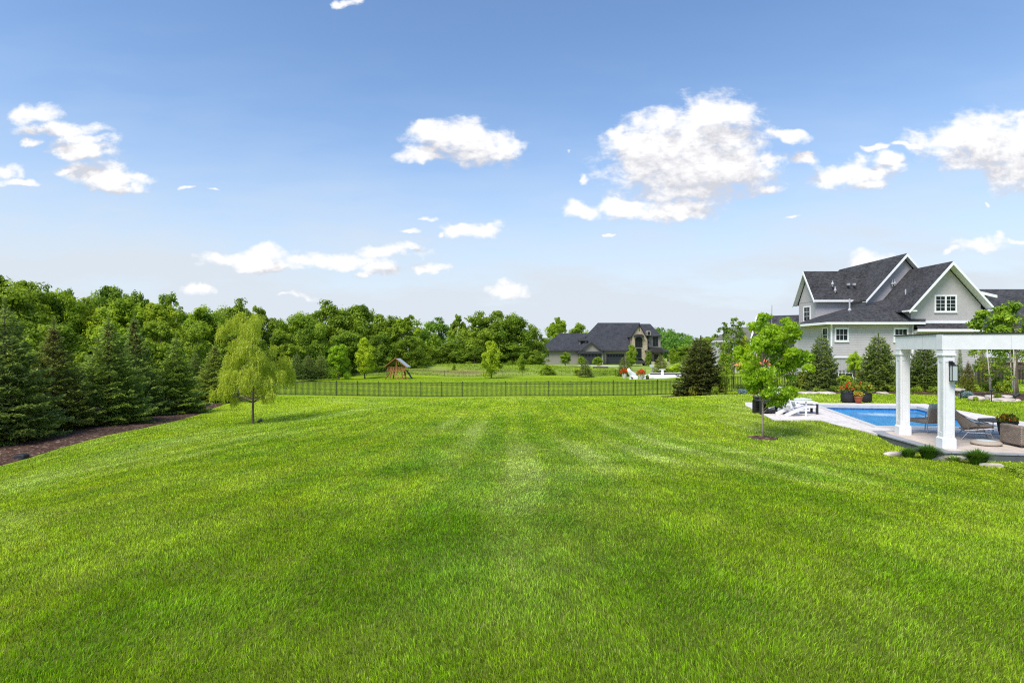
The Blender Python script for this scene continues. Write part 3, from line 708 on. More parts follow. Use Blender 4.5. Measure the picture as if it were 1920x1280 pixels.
# gable roof slabs
def gable_roof(cx, zr, half, slope, y0, y1, name='gable_roof', t=.13, parent=H, mat='roof', left=None, right=None, ridge_dy=0):
    hl = left or half; hr = right or half
    mb = MB()
    mb.slab([(cx, y0, zr), (cx, y1 + ridge_dy, zr), (cx - hl, y1, zr - hl * slope), (cx - hl, y0, zr - hl * slope)], t)
    mb.slab([(cx, y0, zr), (cx, y1 + ridge_dy, zr), (cx + hr, y1, zr - hr * slope), (cx + hr, y0, zr - hr * slope)], t)
    return mb.build(name, M[mat], parent)
def barge(cx, zr, hl, hr, slope, y, w=.26, t=.05, dz=-.03, name='barge_board', parent=H, mat='white'):
    mb = MB()
    for s, h in ((-1, hl), (1, hr)):
        mb.prism_y([(cx, zr + dz), (cx + s * h, zr - h * slope + dz), (cx + s * h, zr - h * slope - w + dz), (cx, zr - w * 1.25 + dz)], y - t, y)
    return mb.build(name, M[mat], parent)
def soffit(cx, zr, hl, hr, slope, y0, y1, t=.03, drop=.16, name='soffit', parent=H):
    mb = MB()
    for s, h in ((-1, hl), (1, hr)):
        mb.slab([(cx, y0, zr - drop), (cx, y1, zr - drop), (cx + s * h, y1, zr - h * slope - drop), (cx + s * h, y0, zr - h * slope - drop)], t)
    return mb.build(name, M['white'], parent)
gable_roof(38.15, 9.34, 3.78, 1.12, 49.2, 60.2, right=3.72)
barge(38.15, 9.34, 3.78, 3.72, 1.12, 49.2, w=.24)
soffit(38.15, 9.34, 3.78, 3.72, 1.12, 49.2, 50.0)
MB().box(34.25, 35.04, 49.2, 50.0, 4.98, 5.10).build('eave_return', M['white'], H); MB().box(41.16, 41.86, 49.2, 50.0, 5.04, 5.14).build('eave_return', M['white'], H)
# hip wing roof (front plane and left plane)
e0 = (27.4, 49.5, 4.1); hp = (36.8, 54.15, 6.8)
mb = MB()
mb.slab([e0, (35.9, 49.5, 4.1), (36.9, 50.6, 4.75), hp], .12)
mb.slab([e0, hp, (37.6, 56.6, 7.0), (30.5, 56.6, 4.98), (27.4, 55.2, 4.1)], .12)
mb.build('hip_roof', M['roof'], H)
mb = MB(); mb.bar((27.36, 49.44, 3.98), (35.9, 49.44, 3.98), .10, .20); mb.bar((27.34, 49.4, 3.98), (27.34, 55.2, 3.98), .10, .20)
mb.slab([(27.4, 49.5, 3.96), (35.2, 49.5, 3.96), (35.2, 50.0, 3.96), (28.08, 50.0, 3.96), (28.08, 55, 3.96), (27.4, 55, 3.96)], .02)
mb.build('gutter', M['white'], H)
mb = MB(); mb.tube([(27.75, 49.42, 3.9), (27.95, 49.8, 3.55), (28.0, 49.9, 3.3), (28.0, 49.9, 1.1), (28.0, 49.9, -.6)], .055, 8); mb.build('downspout', M['white'], H)
# second floor west block
mb = MB(); mb.box(30.35, 38, 56.75, 60.2, 3.9, 6.55)
mb.prism_x([(56.75, 6.5), (58.45, 9.2), (60.2, 6.5)], 30.35, 37); mb.build('upper_wall', M['shake'], H)
zr2 = 9.72; mb = MB()
mb.slab([(29.9, 56.35, 6.62), (34.6, 56.35, 6.62), (38, 58.42, zr2), (29.9, 58.42, zr2)], .12)
mb.slab([(29.9, 60.6, 6.45), (38, 60.6, 6.45), (38, 58.42, zr2), (29.9, 58.42, zr2)], .12); mb.build('upper_roof', M['roof'], H)
mb = MB()
for ya, za in ((56.3, 6.62), (60.6, 6.45)):
    mb.prism_x([(58.42, zr2 - .02), (ya, za - .02), (ya, za - .30), (58.42, zr2 - .36)], 29.84, 29.9)
    mb.slab([(29.9, 58.42, zr2 - .15), (30.35, 58.42, zr2 - .15), (30.35, ya, za - .15), (29.9, ya, za - .15)], .03)
mb.build('barge_board', M['white'], H)
mb = MB(); mb.bar((29.9, 56.3, 6.5), (34.9, 56.3, 6.5), .1, .2); mb.box(30.35, 34.8, 56.35, 56.8, 6.38, 6.42); mb.build('fascia_board', M['white'], H)
# big middle gable
cx, zr = 37.5, 10.83; sm = 1.14
mb = MB(); mb.prism_y([(33.9, 5.2), (33.9, zr - .35 - 3.6 * sm), (cx, zr - .35), (41.6, zr - .35 - 4.1 * sm), (41.6, 5.2)], 54.6, 64); mb.build('middle_wall', M['shake'], H)
gable_roof(cx, zr, 3.9, sm, 54.0, 65.2, name='middle_roof', left=3.9, right=4.2)
barge(cx, zr, 3.9, 4.2, sm, 54.0, w=.24); soffit(cx, zr, 3.9, 4.2, sm, 54.0, 54.6)
# east wing: long black roof, small cross gable
mb = MB(); mb.slab([(40.4, 51.6, 3.55), (58, 51.6, 3.55), (58, 60, 8.05), (40.4, 60, 8.05)], .12); mb.slab([(40.4, 68, 3.55), (58, 68, 3.55), (58, 60, 8.05), (40.4, 60, 8.05)], .12); mb.build('east_roof', M['roof'], H)
mb = MB(); mb.box(41.2, 57.5, 52.1, 67.5, -1.2, 3.4); mb.build('east_wall', M['siding'], H)
mb = MB(); mb.box(41.2, 58, 51.5, 51.6, 3.30, 3.55); mb.build('east_fascia', M['white'], H)
# side dormer peeping past the gable
y0 = 51.2; mb = MB(); mb.box(40.6, 42.75, y0 + .3, 56, 4.2, 6.55); mb.box(41.1, 42.2, 50.4, y0 + .4, 4.5, 5.4); mb.build('dormer_wall', M['siding'], H)
mb = MB(); mb.slab([(40.0, y0, 7.45), (43.6, y0, 6.62), (43.6, 56.5, 6.62), (40.0, 56.5, 7.45)], .1); mb.build('dormer_roof', M['roof'], H)
mb = MB(); mb.prism_y([(40.0, 7.42), (43.62, 6.58), (43.62, 6.33), (40.0, 7.14)], y0 - .06, y0); mb.slab([(40.6, y0, 7.15), (43.5, y0, 6.48), (43.5, y0 + .3, 6.48), (40.6, y0 + .3, 7.15)], .03); mb.build('dormer_fascia', M['white'], H)
# west lower wing: turned, black slope
A = Vector((25.0, 60.0, 1.75)); B = Vector((27.6, 64.0, 5.45)); u = Vector((.84, -.545, 0))
mb = MB(); mb.slab([tuple(A), tuple(A + u * 9), tuple(B + u * 9), tuple(B)], .13); mb.slab([tuple(B), tuple(B + u * 9), tuple(B + u * 9 + Vector((2.6, 4, -3.7))), tuple(B + Vector((2.6, 4, -3.7)))], .13); mb.build('west_roof', M['roof'], H)
mb = MB(); mb.bar(tuple(A + Vector((-.05, 0, -.1))), tuple(B + Vector((-.05, 0, -.1))), .16, .24)
for p, q in ((A, B),):
    mb.slab([tuple(p + Vector((0, 0, -.2))), tuple(p + u * .7 + Vector((0, 0, -.2))), tuple(q + u * .7 + Vector((0, 0, -.2))), tuple(q + Vector((0, 0, -.2)))], .03)
mb.bar(tuple(A + Vector((-.02, -.05, -.12))), tuple(A + u * 9 + Vector((-.02, -.05, -.12))), .1, .2)
mb.build('west_barge_board', M['white'], H)
mb = MB(); n2 = Vector((.545, .84, 0))
q0 = A + u * .6 + n2 * .5; q1 = A + u * 9 + n2 * .5; q2 = q1 + n2 * 8.4; q3 = q0 + n2 * 8.4; q4 = q0 + n2 * 4.2; q5 = q1 + n2 * 4.2
mb.add([(p.x, p.y, -1.2) for p in (q0, q1, q2, q3)] + [(p.x, p.y, 1.95) for p in (q0, q1, q2, q3)] + [(q4.x, q4.y, 5.1), (q5.x, q5.y, 5.1)],
       [(0, 1, 5, 4), (1, 2, 6, 9, 5), (2, 3, 7, 6), (3, 0, 4, 8, 7), (4, 5, 9, 8), (6, 7, 8, 9)]); mb.build('west_wall', M['siding'], H)
# openings
def wpx(x0, x1, y0, y1, Y=50.0, **k):
    xa, xb = at(x0, Y), at(x1, Y); za, zb_ = zat(y1, Y), zat(y0, Y); t = .13
    return window(H, ((xa + xb) / 2, Y, (za + zb_) / 2), xb - xa - 2 * t, zb_ - za - 2 * t, trim=t, **k)
wpx(1564.5, 1591, 614.3, 640.3, cols=3, rows=2)
wpx(1675, 1702.5, 614.5, 641, cols=3, rows=2)
wpx(1751.6, 1793.5, 553, 585.5, Y=49.97, cols=2, rows=4, pane_split=2)
window(H, (28.09, 51.0, 3.0), .72, 1.15, face='x', cols=2, rows=2, trim=.11)
window(H, (30.35, 58.5, 5.1), 1.15, 1.85, face='x', cols=2, rows=4, trim=.12)
window(H, ((at(1571, 50) + at(1600, 50)) / 2, 50.03, -.85), 1.15, .9, cols=2, rows=1, trim=.14)
# roof pipes and vents
def pipe(px, py0, py1, Y, r=.07, name='vent_pipe'):
    x = at(px, Y); mb = MB(); mb.tube([(x, Y, zat(py0, Y) - .3), (x, Y, zat(py1, Y))], r, 8); mb.lathe((x, Y, zat(py0, Y)), [(r * 2.2, -.12), (r * 1.9, 0), (r * 1.05, .1)], 8)
    mb.build(name, M['galv'], H)
pipe(1593, 580, 560, 52.3, .07); pipe(1698, 560, 542, 51.8, .06); pipe(1561, 531, 526.5, 56.9, .06); pipe(1566, 543, 537, 56.75, .06)
pipe(1673, 531, 524, 54.4, .06); pipe(1677.5, 530, 523.5, 54.4, .06)
for px, py in ((1591, 530), (1602, 530)):
    Y = 57.0; mb = MB(); mb.box(at(px, Y) - .10, at(px, Y) + .10, Y - .1, Y + .15, zat(py, Y) - .25, zat(py, Y) - .05); mb.build('roof_vent', M['galv'], H)

# raised drive with block retaining wall, white car on it
zdr = .62
flat('driveway', [(41.9, 49.2), (90, 49.2), (90, 75), (42.0, 52.0)], [], zdr, M['concrete'], .2)
rw = thing('retaining_wall', 'brown block retaining wall below the white parked car', 'wall', (45, 48.8, -1.1))
mb = MB(); mb.box(40.2, 62, 48.6, 49.18, -1.3, zdr - .09); mb.build('wall_blocks', M['wall_block'], rw)
mb = MB(); mb.box(40.15, 62, 48.52, 49.25, zdr - .088, zdr + .02); mb.build('cap_stones', M['wall_block'], rw)

def car(x, y, z, length, width, hgt, name, label, cat, mat, rz, prof, cabin, wheels, wr):
    """body profile in (along, up) extruded across; facing +along before turning by rz"""
    root = thing(name, label, cat, (x, y, z)); Mx = Matrix.Translation((x, y, z)) @ Matrix.Rotation(rz, 4, 'Z')
    def pro(poly, w, nm, mt, par=root, bevel=.04):
        mb = MB(Mx); mb.prism_y(poly, -w / 2, w / 2); return mb.build(nm, mt, par, bevel=bevel)
    body = pro(prof, width, 'body', mat, bevel=.06); pro(cabin, width * .86, 'windows', M['glass'])
    top = [(a, b) for a, b in cabin]; zc = max(b for a, b in cabin); xa = [a for a, b in cabin if b > zc - .1]
    mb = MB(Mx); mb.box(min(xa) - .05, max(xa) + .05, -width * .42, width * .42, zc - .03, zc + .05)
    for a, b in zip(cabin, cabin[1:] + cabin[:1]):
        if abs(a[1] - b[1]) > .3:
            for s in (-1, 1): mb.bar((a[0], s * width * .433, a[1]), (b[0], s * width * .433, b[1]), .09, .05)
    mb.build('roof_panel', mat, root)
    for a in wheels:
        for s in (-1, 1):
            mb = MB(Mx); mb.tube([(a, s * (width / 2 - .2), wr), (a, s * (width / 2 + .02), wr)], wr, 20)
            w = mb.build('wheel', M['tyre'], root)
            mb = MB(Mx); mb.tube([(a, s * (width / 2 + .005), wr), (a, s * (width / 2 + .035), wr)], wr * .62, 12); mb.build('rim', M['rim'], w)
            mb = MB(Mx); mb.tube([(a, s * (width / 2 - .1), wr), (a, s * (width / 2 + .012), wr)], wr * 1.16, 20); mb.build('wheel_arch', M['darktrim'], root)
    for s in (-1, 1):
        mb = MB(Mx); mb.box(length / 2 - .1, length / 2 + .02, s * width * .36 - .14, s * width * .36 + .14, hgt * .46, hgt * .56); mb.build('headlight', M['lampglass'], root)
    for q in (-.12, .1): MB(Mx).box(length * q, length * q + .16, -width / 2 - .02, -width / 2 + .01, hgt * .55, hgt * .57).build('door_handle', M['darktrim'], root)
    return root
prof = [(-2.35, .35), (-2.4, .75), (-2.3, 1.05), (2.0 - .9, 1.08), (2.2, .95), (2.35, .7), (2.35, .35)]
cab = [(-2.1, 1.04), (-1.75, 1.62), (.55, 1.64), (1.3, 1.06)]
car(at(1833, 52.5), 52.5, zdr, 4.7, 1.85, 1.7, 'white_car', 'white parked car on the drive above the block retaining wall', 'car', M['carwhite'], math.pi, prof, cab, (-1.45, 1.40), .36)
prof = [(-2.9, .55), (-2.9, 1.12), (-.85, 1.15), (1.35, 1.2), (2.6, 1.12), (2.8, .95), (2.85, .5)]
cab = [(-1.0, 1.12), (-.95, 1.82), (.75, 1.84), (1.45, 1.18)]
car(at(1195, 138), 138, hz(at(1195, 138), 138) + .08, 5.8, 2.0, 1.9, 'pickup_truck', 'dark grey pickup truck parked before the stone front of the far house', 'truck', M['cargrey'], 0, prof, cab, (-1.8, 1.85), .42)

# far dark-roofed house ------------------------------------------------
FY = 150.0; k = FY / F; zg = -2.35
FH = thing('stone_fronted_house', 'distant taupe house with big charcoal roof and cream stone gable', 'house', (at(1130, FY), FY, zg))
def X(px, Y=FY): return at(px, Y)
def Z(py, Y=FY): return zat(py, Y)
mb = MB(); mb.box(X(1015), X(1190), FY, FY + 14, zg - .5, Z(657)); mb.build('wall', M['stucco'], FH)
# left wing roof
mb = MB(); y0 = FY - .7; ze = Z(656.5, y0); za = Z(624.4, FY + 5)
mb.slab([(X(1012, y0), y0, ze), (X(1092, y0), y0, ze), (X(1100, FY + 5), FY + 5, za), (X(1050, FY + 5), FY + 5, za)], .2)
mb.slab([(X(1012, y0), y0, ze), (X(1050, FY + 5), FY + 5, za), (X(1012, y0), FY + 14, ze)], .2); mb.build('wing_roof', M['roof_far'], FH)
# main roof
yr = FY + 7; zr_ = Z(605, yr); xl_, xr_ = X(1121, yr), X(1200, yr)
mb = MB(); mb.slab([(X(1084, y0), y0 - .2, ze + .05), (X(1176, y0), y0 - .2, ze + .05), (X(1188, y0 + .5), y0 + .5, ze + 1.5), (xr_, yr, zr_), (xl_, yr, zr_)], .2)
mb.slab([(X(1084, y0), y0 - .2, ze + .05), (xl_, yr, zr_), (X(1084, y0), FY + 14, ze)], .2)
mb.slab([(X(1084, y0), FY + 14.5, ze), (xl_, yr, zr_), (xr_, yr, zr_), (X(1225, y0), FY + 14.5, ze)], .2); mb.build('main_roof', M['roof_far'], FH)
mb = MB(); mb.bar((X(1012, y0), y0 - .05, ze - .12), (X(1087, y0), y0 - .05, ze - .12), .12, .3); mb.build('fascia', M['darktrim'], FH); MB().bar((X(1133, y0), y0 - .3, ze - .1), (X(1176, y0), y0 - .3, ze - .1), .12, .3).build('fascia', M['darktrim'], FH)
# garage gable
yg = FY - 2; gx, gz = X(1108.5, yg), Z(640.5, yg)
mb = MB(); xa, xb = X(1087, yg), X(1131, yg); mb.prism_y([(xa, zg - .5), (xa, Z(658.5, yg)), (gx, gz - .4), (xb, Z(658.5, yg)), (xb, zg - .5)], yg, FY + 1); mb.build('garage_wall', M['stucco'], FH)
hw_ = X(1134, yg) - gx; slp = (gz - Z(661, yg)) / hw_
gable_roof(gx, gz, hw_, slp, yg - .5, FY + 5, parent=FH, mat='roof_far', name='garage_roof', t=.18)
barge(gx, gz, hw_, hw_, slp, yg - .5, w=.3, parent=FH, mat='darktrim', name='garage_barge_board')
mb = MB(); mb.box(X(1087, yg), X(1131, yg), yg - .55, yg - .02, Z(660.5, yg) - .2, Z(658.8, yg)); mb.build('garage_pent_roof', M['roof_far'], FH)
for a, b, Y in ((1089, 1127, yg), (1138, 1169.5, FY)):
    fr = MB().box(X(a, Y) - .15, X(b, Y) + .15, Y - .05, Y - .01, zg, Z(664, Y) + .12).build('garage_door_frame', M['darktrim'], FH)
    mb = MB(); h0 = (Z(664, Y) - zg) / 4
    for i in range(4): mb.box(X(a, Y), X(b, Y), Y - .09, Y - .052, zg + i * h0 + .03, zg + (i + 1) * h0 - .03)
    mb.build('garage_door', M['garage'], fr)
    nwd = 6
    for i in range(nwd):
        xa = X(a, Y) + (X(b, Y) - X(a, Y)) * (i + .18) / nwd; xb = X(a, Y) + (X(b, Y) - X(a, Y)) * (i + .82) / nwd
        MB().box(xa, xb, Y - .11, Y - .092, zg + 3.25 * h0, zg + 3.75 * h0).build('door_glass', M['glass'], fr)
# small shed dormer
mb = MB(); Y = FY + 1.2; mb.box(X(1086, Y), X(1100, Y), Y, Y + 4, Z(656, Y), Z(638.5, Y)); mb.build('dormer_wall', M['stucco'], FH)
mb = MB(); mb.slab([(X(1084, Y), Y - .5, Z(638, Y)), (X(1102, Y), Y - .5, Z(638, Y)), (X(1102, Y), Y + 5, Z(630, Y)), (X(1084, Y), Y + 5, Z(630, Y))], .15); mb.build('dormer_roof', M['darktrim'], FH)
window(FH, (X(1092.5, Y), Y, Z(642, Y)), .9, .6, cols=1, rows=1, fm='darktrim')
# windows of the left wing
window(FH, ((X(1018) + X(1029)) / 2, FY, Z(662.5)), 1.35, 1.3, cols=3, rows=1, fm='darktrim')
# stone tower gable
yt = FY - 1.5; sx_, sz_ = X(1198.5, yt), Z(607, yt); xa, xb = X(1185.5, yt), X(1214, yt)
zl_ = Z(633, yt); zr2_ = Z(637, yt)
mb = MB(); mb.prism_y([(xa, zg - .5), (xa, Z(629, yt)), (sx_, sz_ - .4), (xb, zr2_), (xb, zg - .5)], yt, FY + 4); mb.build('stone_gable', M['stone'], FH)
mb = MB()
mb.slab([(sx_, yt - .4, sz_), (sx_, yr, sz_), (X(1182, yt), yr, Z(631, yt)), (X(1182, yt), yt - .4, Z(631, yt))], .2)
mb.slab([(sx_, yt - .4, sz_), (sx_, yr, sz_), (X(1217, yt), yr, Z(641, yt)), (X(1217, yt), yt - .4, Z(641, yt))], .2); mb.build('stone_gable_roof', M['roof_far'], FH)
def arch_panel(cx, w, z0, z1, Y, mat, parent, name, rise=.6, t=.06, n=10):
    poly = [(cx - w / 2, z0), (cx + w / 2, z0)] + [(cx + w / 2 * math.cos(math.pi * i / n), z1 - rise + rise * math.sin(math.pi * i / n)) for i in range(n + 1)]
    mb = MB(); mb.prism_y(poly, Y - t, Y); return mb.build(name, mat, parent)
cxw = X(1197.5, yt); wf = arch_panel(cxw, 1.95, Z(651, yt), Z(631.5, yt), yt - .01, M['darktrim'], FH, 'arched_window', .7, .08)
arch_panel(cxw, 1.6, Z(650, yt), Z(632.8, yt), yt - .095, M['glass'], wf, 'pane', .6, .02)
mb = MB()
for i in (-1, 0, 1): mb.box(cxw + i * .42 - .03, cxw + i * .42 + .03, yt - .14, yt - .118, Z(650, yt), Z(634, yt))
for i in range(1, 4): mb.box(cxw - .8, cxw + .8, yt - .142, yt - .12, Z(650 - i * 4, yt) - .03, Z(650 - i * 4, yt) + .03)
mb.build('muntins', M['darktrim'], wf)
arch_panel(cxw, 2.6, Z(631.5, yt), Z(626.5, yt), yt - .05, M['roof_far'], FH, 'arched_hood', .6, .8)
wl = MB().box(cxw - .75, cxw + .75, yt - .07, yt - .01, zg + .3, Z(652.5, yt)).build('lower_window', M['darktrim'], FH)
MB().box(cxw - .55, cxw + .55, yt - .1, yt - .072, zg + .5, Z(653.5, yt)).build('pane', M['glass'], wl)
MB().box(sx_ - .09, sx_ + .09, yt - .05, yt - .01, Z(621, yt), Z(611.5, yt)).build('slot_window', M['darktrim'], FH)
# right block
mb = MB(); Y = FY + 1; mb.box(X(1216, Y), X(1238.5, Y), Y, Y + 9, zg, Z(629, Y)); mb.build('right_wall', M['stucco'], FH)
mb = MB(); ye = Y - .6; yr2 = Y + 5
mb.slab([(X(1208, ye), ye, Z(630, ye)), (X(1240, ye), ye, Z(629, ye)), (X(1219, yr2), yr2, Z(607, yr2)), (X(1196, yr2), yr2, Z(607, yr2))], .2)
mb.slab([(X(1240, ye), ye, Z(629, ye)), (X(1240, ye), Y + 10, Z(629, ye)), (X(1219, yr2), yr2, Z(607, yr2))], .2)
mb.slab([(X(1208, ye), Y + 10, Z(629, ye)), (X(1240, ye), Y + 10, Z(629, ye)), (X(1219, yr2), yr2, Z(607, yr2)), (X(1196, yr2), yr2, Z(607, yr2))], .2); mb.build('right_roof', M['roof_far'], FH)
window(FH, (X(1229, Y), Y, Z(640, Y)), 1.15, 2.2, cols=2, rows=1, fm='darktrim', mw=.12)
wd = arch_panel(X(1213.5, ye), 1.1, Z(629, ye), Z(620, ye), ye - .3, M['stucco'], FH, 'arched_dormer', .5, 1.5)
arch_panel(X(1213.5, ye), .6, Z(628, ye), Z(622, ye), ye - 1.81, M['glass'], wd, 'pane', .3, .03)
# porch
yp = FY - 1.2; mb = MB()
mb.slab([(X(1207, yp), yp - 1, Z(658, yp)), (X(1253, yp), yp - 1, Z(658, yp)), (X(1243, yp), yp + 2.4, Z(650.5, yp)), (X(1215, yp), yp + 2.4, Z(650, yp))], .25); mb.build('porch_roof', M['darktrim'], FH)
pa = arch_panel(X(1231, yp), 2.9, Z(660, yp), Z(652, yp), yp - 1.05, M['darktrim'], FH, 'porch_arch', .9, .4)
for px in (1223, 1239, 1251.5):
    MB().box(X(px, yp) - .22, X(px, yp) + .22, yp - .95, yp - .5, zg + .9, Z(659, yp)).build('porch_post', M['darktrim'], FH)
    MB().box(X(px, yp) - .35, X(px, yp) + .35, yp - 1.1, yp - .35, zg - .3, zg + .9).build('stone_pier', M['stone'], FH)
MB().box(X(1227, Y), X(1234, Y), Y - .08, Y - .01, zg, Z(664, Y)).build('front_door', M['darktrim'], FH)
flat('far_driveway', [(X(1075), 142), (X(1180), 130), (X(1222), 132), (X(1240), 147), (X(1180), 149.9), (X(1087), 147.9)], [], zg + .06, M['concrete'], .15)
# low brown block wall in the far garden
for a_, b_, lb in ((1047, 1088, 'low brown block wall below the left wing of the far house'), (1112, 1140, 'low brown block wall right of the small spruce below the far house')):
    tag(MB().box(X(a_, 112), X(b_, 112), 111.6, 112.2, zat(699, 112), zat(687, 112)).build('garden_wall', M['wall_block']), lb, 'wall')

# sage-roofed house behind the maple
SY = 92; SH = thing('sage_roofed_house', 'small pale house with weathered olive roof half hidden behind trees', 'house', (at(1395, SY), SY, -1))
mb = MB(); mb.prism_y([(at(1366, SY), -2), (at(1366, SY), zat(640, SY)), (at(1383, SY), zat(626, SY)), (at(1400, SY), zat(640, SY)), (at(1400, SY), -2)], SY, SY + 8)
mb.box(at(1400, SY), at(1470, SY), SY + 1, SY + 9, -2, zat(640, SY)); mb.build('wall', M['siding'], SH)
mb = MB(); mb.slab([(at(1383, SY), SY - .5, zat(625, SY)), (at(1383, SY), SY + 8, zat(625, SY)), (at(1364, SY), SY + 8, zat(642, SY)), (at(1364, SY), SY - .5, zat(642, SY))], .15)
mb.slab([(at(1383, SY), SY - .5, zat(625, SY)), (at(1383, SY), SY + 8, zat(625, SY)), (at(1402, SY), SY + 8, zat(642, SY)), (at(1402, SY), SY - .5, zat(642, SY))], .15)
mb.slab([(at(1384, SY), SY - .1, zat(637, SY)), (at(1470, SY), SY - .1, zat(637, SY)), (at(1462, SY), SY + 5, zat(611, SY)), (at(1389, SY), SY + 5, zat(611, SY))], .15)
mb.slab([(at(1384, SY), SY + 10, zat(637, SY)), (at(1470, SY), SY + 10, zat(637, SY)), (at(1462, SY), SY + 5, zat(611, SY)), (at(1389, SY), SY + 5, zat(611, SY))], .15); mb.build('roof', M['roof_sage'], SH)
window(SH, (at(1375, SY), SY, zat(647, SY)), 1.2, 1.1, cols=2, rows=2); window(SH, (at(1391, SY), SY, zat(661, SY)), 1.6, 1.2, cols=2, rows=2)
# ------------------------------------------------------------------ fences
def fence(name, label, pts, pitch, hgt, mat, nb=17, pk=.034, post=.06):
    """pts: polyline; posts and panels as separate parts"""
    P = []
    for (a, b) in zip(pts, pts[1:]):
        a = np.array(a, float); b = np.array(b, float); n = max(1, int(round(np.linalg.norm(b - a) / pitch)))
        for i in range(n): P.append(a + (b - a) * i / n)
    P.append(np.array(pts[-1], float)); Zs = [hz(p[0], p[1]) for p in P]
    root = thing(name, label, 'fence', (P[0][0], P[0][1], Zs[0]))
    for i, p in enumerate(P):
        mb = MB(); mb.box(p[0] - post / 2, p[0] + post / 2, p[1] - post / 2, p[1] + post / 2, Zs[i] - .25, Zs[i] + hgt + .06)
        mb.box(p[0] - post / 2 - .01, p[0] + post / 2 + .01, p[1] - post / 2 - .01, p[1] + post / 2 + .01, Zs[i] + hgt + .06, Zs[i] + hgt + .085)
        mb.build('post', mat, root)
    for i in range(len(P) - 1):
        a, b = P[i], P[i + 1]; d = (b - a) / np.linalg.norm(b - a); za, zb2 = Zs[i], Zs[i + 1]
        a2 = a + d * (post / 2 - .005); b2 = b - d * (post / 2 - .005); mb = MB()
        for hh in (.08, hgt - .17, hgt - .02): mb.bar((a2[0], a2[1], za + hh), (b2[0], b2[1], zb2 + hh), .028, .034)
        for k in range(1, nb):
            t = k / nb; q = a + (b - a) * t; z = za + (zb2 - za) * t
            mb.box(q[0] - pk / 2, q[0] + pk / 2, q[1] - pk / 2, q[1] + pk / 2, z + .04, z + hgt - .02)
        mb.build('panel', mat, root)
    return root
fence('picket_fence', 'black metal picket fence crossing the bottom of the lawn', [(-25.5, 49.8), (-20.6, 49.4), (14.0, 47.5), (24, 45.6), (46, 44.5)], 1.87, 1.2, M['blackfence'])
fence('wire_fence', 'thin low dark fence far behind the playset and meadow edge', [(-42, 91), (-20, 90.5), (14, 90.5), (22, 94)], 3.0, .85, M['blackfence'], nb=14, pk=.014, post=.055)

# ------------------------------------------------------------------ patio furniture
def xf(px, py, z=DZ, rz=0.0, dy=0):
    x, y = FRONTC(px, py, z); y += dy
    return (x, y, z), Matrix.Translation((x, y, z)) @ Matrix.Rotation(rz, 4, 'Z')
def xfw(x, y, z, rz): return (x, y, z), Matrix.Translation((x, y, z)) @ Matrix.Rotation(rz, 4, 'Z')

def adirondack(px, py, rz, label, cushion=False):
    loc, T = xf(px, py, DZ, rz); r = thing('adirondack_chair', label, 'chair', loc, 'white slatted chairs on the patio')
    w = .30; W = M['white']
    for s in (-1, 1):
        MB(T).box(s * w - .02, s * w + .02, -.42, -.36, 0, .56).build('front_leg', W, r)
        MB(T).bar((s * (w - .03), -.40, .36), (s * (w - .03), .46, .03), .035, .12).build('side_rail', W, r)
        MB(T).box(s * (w + .02) - .07, s * (w + .02) + .07, -.50, .26, .56, .585).build('arm', W, r)
        MB(T).bar((s * (w + .0), .22, .30), (s * w, .26, .56), .03, .05).build('arm_support', W, r)
    mb = MB(T)
    for i in range(6):
        t = (i + .5) / 6; mb.boxa((0, -.42 + t * .5, .405 - t * .19), (w - .01, 0, 0), (0, .036, -.0137), (0, .004, .011))
    mb.build('seat', W, r)
    mb = MB(T); hs = [.80, .88, .93, .93, .88, .80]
    for i in range(6):
        x = -.25 + i * .1; L = hs[i]; mb.boxa((x * 1.0, .12 + L * .19, .24 + L * .46 * 1.0), (.044, 0, 0), (0, .19 * L, .46 * L), (0, -.011, .0045))
    mb.bar((-w, .22, .42), (w, .22, .42), .03, .06); mb.bar((-w + .02, .40, .86), (w - .02, .40, .86), .025, .05); mb.build('backrest', W, r)
    if cushion:
        mb = MB(T); mb.boxa((0, .04, .52), (.19, 0, 0), (0, .07, .17), (0, -.05, .02)); c = mb.build('throw_pillow', M['cushion'], None, bevel=.03)
        tag(c, 'pale grey throw pillow on the nearer white slatted chair', 'pillow')
    return r
adirondack(1484, 778.5, R(100), 'white slatted chair on the patio holding a grey pillow, nearest the pool', True)
adirondack(1466, 773, R(95), 'white slatted chair on the patio behind the young maple trunk')
# black framed low table with white top
loc, T = xf(1449, 776, DZ, R(4)); r = thing('fire_table', 'low black framed table with dark top behind the young maple', 'table', loc)
mb = MB(T); mb.box(-.5, .5, 0, .62, .47, .53); mb.build('table_top', M['black'], r, bevel=.008)
for a, b in ((-.47, .03), (.47, .03), (-.47, .59), (.47, .59)): MB(T).box(a - .035, a + .035, b - .035, b + .035, 0, .47).build('leg', M['black'], r)
MB(T).box(-.3, .25, .1, .5, .06, .14).build('lower_shelf', M['black'], r)
loc, T = xf(1428.5, 773, DZ, R(-14)); r = thing('black_planter_box', 'tall black slatted box seat at the patio edge', 'bench', loc)
mb = MB(T)
for i in range(6): mb.box(-.22, .22, .02 + i * .0, .06 , .03 + i * .095, .10 + i * .095)
mb.box(-.22, .22, .5, .54, .0, .6); mb.build('side_panel', M['black'], r)
for s in (-1, 1):
    MB(T).box(s * .21 - .03, s * .21 + .03, 0, .56, 0, .56).build('frame', M['black'], r)
MB(T).box(-.25, .25, -.01, .57, .57, .61).build('seat', M['black'], r)
